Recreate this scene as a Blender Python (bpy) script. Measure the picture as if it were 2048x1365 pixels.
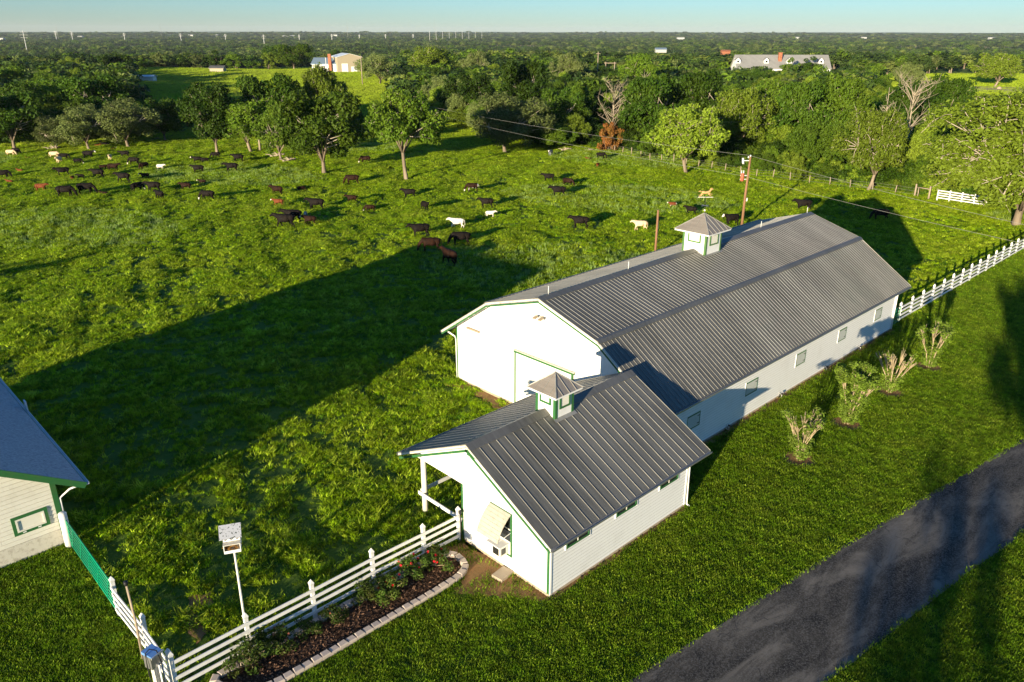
import bpy, bmesh, math, random
import numpy as np
from mathutils import Vector, Matrix
PI = math.pi
R = math.radians
random.seed(7)
rng = np.random.default_rng(7)
sc = bpy.context.scene
for o in list(bpy.data.objects):
    bpy.data.objects.remove(o)

# ------------------------------------------------------------------ camera
FPX, PIT, ROLL, YAW = 1559.83, 0.3781, 0.0011, 0.8038
CAM = Vector((-17.6636, -16.2603, 20.0))
Fv = Vector((math.cos(YAW)*math.cos(PIT), math.sin(YAW)*math.cos(PIT), -math.sin(PIT)))
Rv = Vector((math.sin(YAW), -math.cos(YAW), 0)); Uv = Rv.cross(Fv)
Rv, Uv = Rv*math.cos(ROLL)+Uv*math.sin(ROLL), Uv*math.cos(ROLL)-Rv*math.sin(ROLL)
cd = bpy.data.cameras.new('camera'); cam = bpy.data.objects.new('camera', cd)
sc.collection.objects.link(cam)
cd.sensor_width = 36; cd.lens = FPX/2048*36; cd.clip_start = 0.3; cd.clip_end = 40000
M = Matrix((Rv, Uv, -Fv)).transposed().to_4x4(); M.translation = CAM
cam.matrix_world = M
sc.camera = cam

# ------------------------------------------------------------------ light
SUN_AZ, SUN_EL = 16.2, 8.4          # azimuth the light travels towards, elevation
w = bpy.data.worlds.new("World"); sc.world = w; w.use_nodes = True
nt = w.node_tree; nt.nodes.clear()
out = nt.nodes.new('ShaderNodeOutputWorld'); bg = nt.nodes.new('ShaderNodeBackground')
sky = nt.nodes.new('ShaderNodeTexSky'); sky.sky_type = 'NISHITA'; sky.sun_disc = False
sky.sun_elevation = R(SUN_EL)
sdir = Vector((-math.cos(R(SUN_AZ)), -math.sin(R(SUN_AZ)), 0))
sky.sun_rotation = math.atan2(sdir.x, sdir.y)
sky.altitude = 50; sky.air_density = 1.0; sky.dust_density = 0.03; sky.ozone_density = 5.7
bg.inputs['Strength'].default_value = 0.098
nt.links.new(sky.outputs[0], bg.inputs[0]); nt.links.new(bg.outputs[0], out.inputs[0])
sl = bpy.data.lights.new('sun', 'SUN'); sl.energy = 5.0; sl.angle = R(0.5); sl.color = (1.0, 0.86, 0.60)
so = bpy.data.objects.new('sun', sl); sc.collection.objects.link(so)
ld = Vector((math.cos(R(SUN_AZ))*math.cos(R(SUN_EL)), math.sin(R(SUN_AZ))*math.cos(R(SUN_EL)), -math.sin(R(SUN_EL))))
so.rotation_euler = ld.to_track_quat('-Z', 'Y').to_euler()
sc.view_settings.view_transform = 'Standard'; sc.view_settings.look = 'None'
sc.view_settings.exposure = 1.12; sc.view_settings.gamma = 1.0; sc.view_settings.use_curve_mapping = False
sc.cycles.max_bounces = 6; sc.cycles.diffuse_bounces = 3; sc.cycles.transparent_max_bounces = 4

def at(px, py, z=0.0):
    """point of the place at height z seen at pixel px, py of the 2048-wide photograph"""
    d = Fv + Rv*((px-1024)/FPX) - Uv*((py-682.5)/FPX)
    t = (z-CAM.z)/d.z
    return CAM + d*t
def at_dist(px, dist, z=0.0):
    d = Fv + Rv*((px-1024)/FPX) + Uv*(590/FPX); a = math.atan2(d.y, d.x)
    return Vector((CAM.x+math.cos(a)*dist, CAM.y+math.sin(a)*dist, z))
def top_height(base, py):
    """height of the point above base that shows at row py"""
    dx = Vector((base.x-CAM.x, base.y-CAM.y, 0))
    f2 = dx.dot(Vector((math.cos(YAW), math.sin(YAW), 0)))
    k = (682.5-py)/FPX
    # solve (dz*cosP - f2'*..) projection
    c, s = math.cos(PIT), math.sin(PIT)
    # up = f2*s + dz*c ; fwd = f2*c - dz*s
    dz = (k*f2*c - f2*s)/(c + k*s)
    return CAM.z + dz

# ------------------------------------------------------------------ helpers
col = sc.collection
class MB:
    """collects faces and links them as one mesh object"""
    def __init__(s): s.v, s.f, s.mi = [], [], []
    def add(s, vs, fs, mi=0):
        b = len(s.v); s.v += [tuple(v) for v in vs]
        s.f += [tuple(b+i for i in f) for f in fs]; s.mi += [mi]*len(fs); return s
    def box(s, x0, x1, y0, y1, z0, z1, mi=0):
        return s.add([(x, y, z) for x in (x0, x1) for y in (y0, y1) for z in (z0, z1)],
                     [(0,1,3,2),(4,6,7,5),(0,4,5,1),(2,3,7,6),(0,2,6,4),(1,5,7,3)], mi)
    def bar(s, a, b, wd, h, mi=0, up=(0,0,1)):
        a, b = Vector(a), Vector(b); d = (b-a).normalized(); up = Vector(up)
        sd = d.cross(up)
        if sd.length < 1e-4: sd = Vector((1,0,0))
        sd.normalize(); u = sd.cross(d)
        vs = [p+sd*(i*wd/2)+u*(j*h/2) for p in (a, b) for i in (-1,1) for j in (-1,1)]
        return s.add(vs, [(0,1,3,2),(4,6,7,5),(0,4,5,1),(2,3,7,6),(0,2,6,4),(1,5,7,3)], mi)
    def tube(s, pts, rs, n=8, mi=0, cap=True):
        pts = [Vector(p) for p in pts]
        if not hasattr(rs, '__len__'): rs = [rs]*len(pts)
        b = len(s.v)
        for i, p in enumerate(pts):
            d = (pts[min(i+1, len(pts)-1)]-pts[max(i-1, 0)]).normalized()
            sd = d.cross(Vector((0,0,1)))
            if sd.length < 1e-3: sd = Vector((1,0,0))
            sd.normalize(); u = sd.cross(d)
            for k in range(n):
                a = 2*PI*k/n; s.v.append(tuple(p+(sd*math.cos(a)+u*math.sin(a))*rs[i]))
        for i in range(len(pts)-1):
            for k in range(n):
                k2 = (k+1) % n
                s.f.append((b+i*n+k, b+i*n+k2, b+(i+1)*n+k2, b+(i+1)*n+k)); s.mi.append(mi)
        if cap:
            s.f.append(tuple(b+k for k in range(n))); s.mi.append(mi)
            s.f.append(tuple(b+(len(pts)-1)*n+k for k in reversed(range(n)))); s.mi.append(mi)
        return s
    def prism(s, poly, a, b, axis='x', mi=0):
        """poly of 2-D points, extruded from a to b along axis"""
        f = {'x': lambda p, t: (t, p[0], p[1]), 'y': lambda p, t: (p[0], t, p[1]), 'z': lambda p, t: (p[0], p[1], t)}[axis]
        n = len(poly)
        return s.add([f(p, a) for p in poly]+[f(p, b) for p in poly],
                     [tuple(range(n)), tuple(reversed(range(n, 2*n)))]+[(i, i+n, (i+1) % n+n, (i+1) % n) for i in range(n)], mi)
    def mesh(s, name, mats, smooth=False):
        me = bpy.data.meshes.new(name); me.from_pydata(s.v, [], s.f)
        for m in (mats if isinstance(mats, (list, tuple)) else [mats]): me.materials.append(m)
        if any(s.mi): me.polygons.foreach_set('material_index', s.mi)
        bm = bmesh.new(); bm.from_mesh(me); bmesh.ops.recalc_face_normals(bm, faces=bm.faces); bm.to_mesh(me); bm.free()
        if smooth: me.polygons.foreach_set('use_smooth', [True]*len(me.polygons))
        me.update(); return me
    def build(s, name, mats, parent=None, smooth=False):
        return link(name, s.mesh(name, mats, smooth), parent)
def link(name, me, parent=None):
    o = bpy.data.objects.new(name, me); col.objects.link(o)
    if parent: o.parent = parent
    return o
def tag(o, label=None, cat=None, group=None, kind=None):
    if label: o['label'] = label
    if cat: o['category'] = cat
    if group: o['group'] = group
    if kind: o['kind'] = kind
    return o
def thing(name, label, cat, loc=(0,0,0), rz=0.0, group=None):
    o = bpy.data.objects.new(name, None); col.objects.link(o)
    o.location = loc; o.rotation_euler = (0,0,rz); o.empty_display_size = .2
    return tag(o, label, cat, group)
def copy_part(src, name, parent, loc=None, rot=None, scale=None):
    c = src.copy(); c.name = name; col.objects.link(c); c.parent = parent
    if loc is not None: c.location = loc
    if rot is not None: c.rotation_euler = rot
    if scale is not None: c.scale = scale
    return c

# ------------------------------------------------------------------ materials
class NT:
    def __init__(s, name):
        s.m = bpy.data.materials.new(name); s.m.use_nodes = True; s.t = s.m.node_tree
        s.b = s.t.nodes['Principled BSDF']; s.o = s.t.nodes['Material Output']
        s.b.inputs['Roughness'].default_value = .8; s.b.inputs['Specular IOR Level'].default_value = .25
    def n(s, typ, **k):
        n = s.t.nodes.new(typ)
        for a, v in k.items(): setattr(n, a, v)
        return n
    def l(s, a, b): s.t.links.new(a, b)
    def coord(s, kind='Object', scale=(1,1,1)):
        if kind == 'Position':
            src = s.n('ShaderNodeNewGeometry').outputs['Position']
        else: src = s.n('ShaderNodeTexCoord').outputs[kind]
        mp = s.n('ShaderNodeMapping'); mp.inputs['Scale'].default_value = scale
        s.l(src, mp.inputs[0]); return mp.outputs[0]
    def noise(s, vec, sc_, det=4, rough=.6, dist=0):
        n = s.n('ShaderNodeTexNoise'); n.inputs['Scale'].default_value = sc_; n.inputs['Detail'].default_value = det
        n.inputs['Roughness'].default_value = rough; n.inputs['Distortion'].default_value = dist
        s.l(vec, n.inputs['Vector']); return n.outputs['Fac']
    def ramp(s, fac, stops):
        r = s.n('ShaderNodeValToRGB'); e = r.color_ramp.elements
        while len(e) < len(stops): e.new(.5)
        for i, (p, c) in enumerate(stops): e[i].position = p; e[i].color = (*c, 1) if len(c) == 3 else c
        s.l(fac, r.inputs[0]); return r.outputs[0]
    def mix(s, fac, a, b, mode='MIX'):
        m = s.n('ShaderNodeMix', data_type='RGBA', blend_type=mode)
        if hasattr(fac, 'default_value'): s.l(fac, m.inputs[0])
        else: m.inputs[0].default_value = fac
        for v, i in ((a, 6), (b, 7)):
            if isinstance(v, tuple): m.inputs[i].default_value = (*v, 1)
            else: s.l(v, m.inputs[i])
        return m.outputs[2]
    def col(s, c):
        if isinstance(c, tuple): s.b.inputs['Base Color'].default_value = (*c, 1)
        else: s.l(c, s.b.inputs['Base Color'])
        return s
    def bump(s, h, dist=.02, strength=.6):
        b = s.n('ShaderNodeBump'); b.inputs['Distance'].default_value = dist; b.inputs['Strength'].default_value = strength
        s.l(h, b.inputs['Height']); s.l(b.outputs[0], s.b.inputs['Normal']); return s
    def set(s, **k):
        for a, v in k.items(): s.b.inputs[a.replace('_', ' ')].default_value = v
        return s

def paint(name, c, dirt=(.35,.3,.22), amt=.35, rough=.6, scale=1.5, dark=.0):
    m = NT(name); v = m.coord('Object'); n1 = m.noise(v, scale, 6, .65); n2 = m.noise(m.coord('Object', (1,1,.25)), scale*6, 4)
    f = m.ramp(n1, [(.5, (0,0,0)), (.78, (amt,)*3)])
    g = m.ramp(n2, [(.55, (0,0,0)), (.8, (amt*.6,)*3)])
    c1 = m.mix(f, c, dirt); m.col(m.mix(g, c1, dirt)); m.set(Roughness=rough); m.bump(n2, .004, .3)
    return m.m
M_white = paint('white_paint', (.80,.79,.76), amt=.22)
M_siding = paint('white_siding', (.80,.80,.79), (.5,.48,.44), amt=.25, scale=.8)
M_joint = paint('siding_joint', (.50,.49,.47), amt=.3)
M_fence = paint('fence_white', (.78,.77,.73), (.42,.40,.34), amt=.45, scale=2.5)
M_green = paint('green_trim', (.03,.13,.04), (.10,.12,.05), amt=.5, rough=.5)
M_ltgreen = paint('pale_green_trim', (.07,.17,.05), (.2,.2,.1), amt=.5, rough=.5)
M_gate = paint('gate_green', (.0,.27,.13), (.05,.14,.08), amt=.4, rough=.4)
M_cream = paint('cream_board', (.72,.69,.60), (.45,.40,.30), amt=.35, scale=1.2)
M_grime = paint('weathered_white', (.62,.58,.50), (.22,.18,.12), amt=.8, scale=5)
M_concrete = paint('concrete', (.42,.34,.25), (.2,.14,.09), amt=.5, scale=3)
M_hatch = paint('hatch_grey', (.48,.50,.47), (.3,.3,.27), amt=.4)
M_black = NT('dark_gap').col((.015,.015,.015)).m
M_iron = NT('black_iron').col((.02,.02,.022)).set(Roughness=.5).m
M_steel = NT('galvanised').col((.5,.5,.5)).set(Metallic=.8, Roughness=.35).m
M_glass = NT('window_glass').col((.02,.025,.03)).set(Roughness=.06, Specular_IOR_Level=.6).m
M_wire = NT('cable').col((.35,.34,.3)).set(Roughness=.5, Metallic=.3).m
M_bulb = NT('white_porcelain').col((.75,.75,.72)).set(Roughness=.3).m
def roof_mat(name, c1, c2, metal=.45, rough=.5, axis=(1,1,1)):
    m = NT(name); v = m.coord('Position', (.35,.12,.12)); w1 = m.noise(v, 1.2, 6, .6)
    st = m.noise(m.coord('Position', (5,.35,.35)), 1.5, 5, .7)
    fine = m.noise(m.coord('Position'), 14, 3)
    c = m.ramp(w1, [(.3, c1), (.7, c2)])
    c = m.mix(m.ramp(st, [(.42, (0,0,0)), (.75, (.55,)*3)]), c, tuple(x*1.35 for x in c2))
    c = m.mix(m.ramp(fine, [(.55, (0,0,0)), (.8, (.35,)*3)]), c, (.09,.075,.06))
    m.col(c); m.set(Metallic=metal, Roughness=rough); return m.m
M_roof = roof_mat('aged_roof_metal', (.080,.078,.068), (.185,.178,.155), .15, .5)
M_rib = roof_mat('seam_metal', (.22,.212,.195), (.36,.345,.31), .3, .4)
M_roofcap = roof_mat('ridge_metal', (.125,.122,.108), (.19,.183,.165))
M_cuproof = roof_mat('cupola_roof_metal', (.22,.19,.16), (.32,.28,.24), .3, .55)
def shingle_mat():
    m = NT('blue_grey_shingle'); v = m.coord('Object', (.6,5,5)); n = m.noise(v, 3, 6, .75); n2 = m.noise(m.coord('Object', (1.2,9,9)), 2, 4)
    c = m.ramp(n, [(.3, (.16,.18,.20)), (.6, (.42,.45,.48)), (.8, (.62,.64,.66))])
    m.col(m.mix(m.ramp(n2, [(.6, (0,0,0)), (.72, (.8,)*3)]), c, (.05,.05,.055))); m.bump(n, .02, .5); return m.m
M_shingle = shingle_mat()
def wood_mat(name, c1, c2, sc_=3):
    m = NT(name); v = m.coord('Object', (6,6,.5)); n = m.noise(v, sc_, 6, .7)
    m.col(m.ramp(n, [(.3, c1), (.7, c2)])); m.bump(n, .02, .6); return m.m
M_pole = wood_mat('pole_wood', (.17,.085,.045), (.33,.18,.10))
M_post = wood_mat('post_wood', (.22,.17,.12), (.42,.34,.25))
M_bark = wood_mat('oak_bark', (.10,.075,.05), (.33,.26,.19), 2)
M_limb = wood_mat('pale_limb', (.22,.18,.13), (.48,.42,.33), 2)
M_dead = wood_mat('dead_wood', (.24,.19,.13), (.42,.35,.26), 2)
M_stem = wood_mat('pale_stem', (.28,.21,.12), (.48,.38,.24), 4)
M_blocks = paint('bed_block', (.52,.43,.36), (.3,.24,.19), amt=.5, rough=.9, scale=5)
M_brick = NT('chimney_brick'); _v = M_brick.coord('Object', (1,1,1))
_b = M_brick.n('ShaderNodeTexNoise'); _b.inputs['Scale'].default_value = 4; M_brick.l(_v, _b.inputs['Vector'])
M_brick.col(M_brick.ramp(_b.outputs['Fac'], [(.35, (.22,.07,.035)), (.65, (.42,.17,.09))])); M_brick = M_brick.m
M_tan = paint('tan_sheet_metal', (.38,.32,.22), (.4,.3,.2), amt=.2)
M_bluemetal = NT('blue_grey_roof').col((.24,.32,.38)).set(Metallic=.3, Roughness=.45).m
M_gold = NT('aged_gilt').col((.55,.33,.14)).set(Metallic=.2, Roughness=.5).m
M_red = NT('transformer_red').col((.42,.11,.06)).set(Roughness=.5).m
M_boxblue = NT('box_lid').col((.14,.30,.62)).set(Roughness=.12, Specular_IOR_Level=.8).m
M_nest = wood_mat('nest_straw', (.12,.05,.01), (.50,.26,.06), 8)

def foliage(name, c, var=.5, trans=.3, vscale=.25, tint=(.16,.17,.03)):
    m = NT(name); v = m.coord('Position'); n1 = m.noise(v, vscale, 3); n2 = m.noise(v, 3.0, 2)
    oi = m.n('ShaderNodeObjectInfo')
    a = tuple(x*(1-var*.6) for x in c); b = tuple(min(1, x*(1+var*.8)) for x in c)
    cc = m.ramp(n2, [(.35, a), (.65, b)])
    cc = m.mix(m.ramp(n1, [(.45, (0,0,0)), (.75, (.45,)*3)]), cc, tint)
    r = m.n('ShaderNodeMapRange'); m.l(oi.outputs['Random'], r.inputs[0]); r.inputs[3].default_value = .62; r.inputs[4].default_value = 1.38
    cb = m.n('ShaderNodeCombineColor')
    for i in range(3): m.l(r.outputs[0], cb.inputs[i])
    cc = m.mix(1.0, cc, cb.outputs[0], 'MULTIPLY')
    m.col(cc); m.set(Roughness=.55, Specular_IOR_Level=.15)
    tr = m.n('ShaderNodeBsdfTranslucent'); m.l(cc, tr.inputs[0]); mx = m.n('ShaderNodeMixShader'); mx.inputs[0].default_value = trans
    m.l(m.b.outputs[0], mx.inputs[1]); m.l(tr.outputs[0], mx.inputs[2]); m.l(mx.outputs[0], m.o.inputs[0])
    return m.m
L_dark = foliage('leaf_dark', (.040,.085,.006), tint=(.10,.14,.012))
L_mid = foliage('leaf_mid', (.085,.15,.010), tint=(.17,.22,.018))
L_bright = foliage('leaf_bright', (.165,.235,.018), tint=(.23,.28,.03))
L_sage = foliage('leaf_sage', (.15,.19,.05), tint=(.20,.23,.08))
L_rust = foliage('leaf_rust', (.24,.095,.022), tint=(.14,.15,.03))
L_far = foliage('leaf_far', (.060,.105,.018), vscale=.008, tint=(.13,.16,.035))
G_past = foliage('grass_pasture', (.225,.345,.006), .7, .42, .10, tint=(.42,.46,.02))
G_lawn = foliage('grass_lawn', (.125,.225,.006), .65, .38, .25, tint=(.22,.28,.015))
G_past2 = foliage('grass_pasture_light', (.40,.52,.03), .4, .4, .10, tint=(.5,.52,.06)); G_lawn2 = foliage('grass_lawn_light', (.20,.29,.015), .4, .4, .25, tint=(.34,.40,.03)); G_past3 = foliage('grass_pasture_dark', (.10,.22,.01), .4, .4, .10, tint=(.16,.26,.02))
G_weed = foliage('grass_seedhead', (.30,.42,.10), .4, .4, .3, tint=(.36,.46,.14))
G_field = foliage('grass_far_field', (.30,.40,.02), .3, .3, .02, tint=(.26,.27,.04))

def ground_mat(name, cols, sc1=.08, bump=True):
    m = NT(name); v = m.coord('Position'); a = m.noise(v, sc1, 5); b = m.noise(v, 2.5, 6, .7)
    c = m.mix(.5, m.ramp(a, [(.35, cols[0]), (.65, cols[1])]), m.ramp(b, [(.35, cols[0]), (.7, cols[2])]))
    m.col(c); m.set(Roughness=.95)
    if bump: m.bump(b, .12, 1.0)
    return m.m
M_soilgrass = ground_mat('pasture_sward', ((.05,.11,.006), (.08,.15,.010), (.13,.17,.02)))
M_lawnbase = ground_mat('lawn_sward', ((.04,.09,.004), (.06,.12,.006), (.08,.13,.01)))
M_dirt = ground_mat('bare_earth', ((.22,.11,.045), (.36,.19,.085), (.16,.15,.045)), .6)
M_mulch = ground_mat('bark_mulch', ((.035,.018,.010), (.08,.04,.022), (.13,.07,.04)), 2.0)
def asphalt():
    m = NT('old_asphalt'); v = m.coord('Position'); a = m.noise(m.coord('Position', (.45,1.5,1)), .55, 6, .72, .6); b = m.noise(v, 18, 3, .7); e = m.noise(v, 2.2, 5, .7)
    c = m.ramp(a, [(.38, (.020,.017,.013)), (.50, (.070,.060,.046)), (.66, (.21,.18,.14))])
    c = m.mix(m.ramp(b, [(.45, (0,0,0)), (.7, (.8,)*3)]), c, (.20,.18,.155))
    vo = m.n('ShaderNodeTexVoronoi', feature='DISTANCE_TO_EDGE'); vo.inputs['Scale'].default_value = .55
    vd = m.n('ShaderNodeMix', data_type='VECTOR'); vd.inputs[0].default_value = .5
    nz = m.n('ShaderNodeTexNoise'); nz.inputs['Scale'].default_value = 1.3; m.l(v, nz.inputs[0]); m.l(v, vd.inputs[4]); m.l(nz.outputs['Color'], vd.inputs[5])
    m.l(vd.outputs[1], vo.inputs['Vector'])
    cr = m.ramp(vo.outputs['Distance'], [(.0, (1,1,1)), (.012, (0,0,0))])
    c = m.mix(m.mix(m.ramp(e, [(.48, (0,0,0)), (.6, (.75,)*3)]), (0.0,0.0,0.0), cr), c, (.025,.025,.027)); m.col(c); m.set(Roughness=.85); m.bump(b, .012, .8); return m.m
M_asphalt = asphalt()

# ------------------------------------------------------------------ terrain
def hgt(x, y):
    """ground height: flat round the barns, gently rolling far off"""
    x = np.asarray(x, float); y = np.asarray(y, float)
    d = np.hypot(x-10, y-5)
    n = np.sin(x*.021+1.3)*np.cos(y*.017+.4)+.6*np.sin(x*.047+y*.031)
    far = np.clip((d-170)/300, 0, 1)
    small = .17*np.sin(x*.55+1.1*np.sin(y*.23))*np.sin(y*.48+.9*np.sin(x*.19)) + .06*np.sin(x*1.3+y*.9)*np.sin(y*1.7-x*.6)
    m = np.clip((y-7)/12, 0, 1)*np.clip((d-14)/25, 0, 1)
    sm = lambda t: t*t*(3-2*t)
    drop = sm(np.clip((d-430)/520, 0, 1)); hz = sm(np.clip((d-4300)/4200, 0, 1))
    return small*m - .16*m + far*n*1.6*(1+2*hz) - 24*drop + hz*(27+5*np.sin(x*.0011)*np.cos(y*.0013))
def grid(name, xs, ys, mat, z0=0.0, hf=None):
    X, Y = np.meshgrid(xs, ys, indexing='ij'); Z = (hf(X, Y) if hf else 0*X)+z0
    nx, ny = len(xs), len(ys)
    v = np.stack([X.ravel(), Y.ravel(), Z.ravel()], 1)
    i = np.arange(nx-1)[:, None]*ny+np.arange(ny-1)[None]
    f = np.stack([i, i+ny, i+ny+1, i+1], -1).reshape(-1, 4)
    me = bpy.data.meshes.new(name); me.from_pydata(v.tolist(), [], f.tolist()); me.materials.append(mat)
    me.polygons.foreach_set('use_smooth', [True]*len(me.polygons))
    return link(name, me)
def axis(c):
    near = np.arange(-60, 130, .9); a = 130*np.power(1.09, np.arange(1, 56)); b = -60*np.power(1.13, np.arange(1, 34))
    return np.concatenate([b[::-1], near, a])
tag(grid('ground', axis(0), axis(0), M_soilgrass, 0, hgt), kind='structure')

def patch(name, pts, mat, z, jag=.0, n=6, seed=0):
    """flat sheet with an uneven edge"""
    r_ = random.Random(seed); P = [Vector((p[0], p[1])) for p in pts]; o = []
    for i, p in enumerate(P):
        q = P[(i+1) % len(P)]; nn = (q-p).orthogonal().normalized() if (q-p).length > 0 else Vector((0,0))
        for k in range(n): o.append(p.lerp(q, k/n)+nn*r_.uniform(-jag, jag))
    bm = bmesh.new(); f = bm.faces.new([bm.verts.new((p.x, p.y, z)) for p in o]); bmesh.ops.triangulate(bm, faces=[f])
    me = bpy.data.meshes.new(name); bm.to_mesh(me); bm.free(); me.materials.append(mat)
    for p in me.polygons:
        if p.normal.z < 0: p.flip()
    return link(name, me)
LAWN = [(-40,-40), (200,-60), (200,2.75), (38.4,2.75), (38.4,3), (9,3), (9,.5), (0,.5), (0,5.1), (-12.1,5.1), (-12.1,16.3), (-40,16.3)]
tag(patch('lawn', LAWN, M_lawnbase, .006), kind='structure')
def road_y(x): return -4.62-.143*(x+1)-.0006*(x-10)**2
_rx = np.linspace(-30, 90, 90)
def road_edge(off, seed):
    r_ = random.Random(seed); return [(x, road_y(x)+off+r_.uniform(-.06, .06)) for x in _rx]
def road_sheet(name, o0, o1, mat, z, seed, parent=None):
    a, b = road_edge(o0, seed), road_edge(o1, seed+5); mb = MB()
    n = len(a); mb.add([(x, y, z) for x, y in a]+[(x, y, z) for x, y in b], [(i, i+1, i+1+n, i+n) for i in range(n-1)])
    return mb.build(name, mat, parent)
tag(road_sheet('driveway', 0, -3.95, M_asphalt, .022, 3), kind='structure')
tag(patch('dirt_patch', [at(925,1085), at(885,1098), at(930,1120), at(925,1165), at(900,1190), at(985,1195), at(1050,1200), at(1108,1204), at(1245,1108), at(1375,1020), at(1366,1005), at(1103,1180)], M_dirt, .012, .13, 7, 3), kind='structure')
tag(patch('dirt_strip', [(9.2,2.75), (9.2,2.2), (14,2.35), (20,2.2), (28,2.3), (38.3,2.15), (38.8,2.75)], M_dirt, .012, .09, 14, 4), kind='structure')
tag(patch('dirt_edge', [(10.5,8), (9.2,9), (9.3,12), (9.6,15), (9.4,18), (10.6,18.2)], M_dirt, .05, .2, 8, 5), kind='structure')

# ------------------------------------------------------------------ building pieces
def lap_wall(mb, a, b, z0, z1, nrm, step=.16, proud=.014, profile=None, mi=0):
    """lap siding between ground points a and b: each course leans out at its foot.
    profile(t0..1)->top height for gables; courses are cut to it"""
    a, b, nrm = Vector(a), Vector(b), Vector(nrm); z = z0
    L = (b-a).length
    while z < z1-1e-3:
        zt = min(z+step, z1)
        if profile:
            ts = [i/160 for i in range(161) if profile(i/160) > z+.01]
            if not ts: break
            t0, t1 = ts[0], ts[-1]; ts2 = [i/160 for i in range(161) if profile(i/160) >= zt]
            u0, u1 = (ts2[0], ts2[-1]) if ts2 else ((t0+t1)/2-.001, (t0+t1)/2+.001)
        else: t0, t1, u0, u1 = 0, 1, 0, 1
        A, B = a.lerp(b, t0), a.lerp(b, t1); C_, D = a.lerp(b, u1), a.lerp(b, u0)
        o1, o2 = nrm*proud, nrm*.002
        if not profile: zt -= .013; o2 = o1
        mb.add([(A+o1)+Vector((0,0,z)), (B+o1)+Vector((0,0,z)), (C_+o2)+Vector((0,0,zt)), (D+o2)+Vector((0,0,zt)),
                (A+o2)+Vector((0,0,z)), (B+o2)+Vector((0,0,z))], [(0,1,2,3), (4,5,1,0)], mi)
        z = min(z+step, z1)
def panel_mesh(w_, L, rib=.022, ribw=.018):
    """one roof sheet: width w_ in x, running down -y for L, with its raised seam on one edge; 20 triangles"""
    mb = MB(); t = .012
    mb.box(0, w_-ribw, -L, 0, -t, 0)
    mb.prism([(w_-ribw, -t), (w_-ribw+.004, rib), (w_-.006, rib), (w_, -t)], -L-.004, .001, 'y', 1)
    return mb.mesh('roof_panel', [M_roof, M_rib])
def roof_slope(parent, x0, x1, hi, lo, n, stuff=False):
    """n standing-seam sheets between hi=(y,z) and lo=(y,z)"""
    wd = (x1-x0)/n; dy, dz = lo[0]-hi[0], lo[1]-hi[1]; L = math.hypot(dy, dz)
    me = panel_mesh(wd, L); side = 1 if dy < 0 else -1
    ang = math.atan2(-dz, abs(dy))
    if stuff:
        mb = MB()
        for i in range(n):
            mtx = Matrix.Translation((x0+i*wd if side > 0 else x0+(i+1)*wd, hi[0], hi[1])) @ Matrix.Rotation(0 if side > 0 else PI, 4, 'Z') @ Matrix.Rotation(ang, 4, 'X')
            for p in me.polygons:
                mb.add([mtx @ me.vertices[k].co for k in p.vertices], [tuple(range(len(p.vertices)))], p.material_index)
        return tag(mb.build('roof_sheeting', [M_roof, M_rib], parent), kind='stuff')
    for i in range(n):
        o = link('roof_panel', me, parent)
        o.location = (x0+i*wd if side > 0 else x0+(i+1)*wd, hi[0], hi[1]); o.rotation_euler = (ang, 0, 0 if side > 0 else PI)
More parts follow.
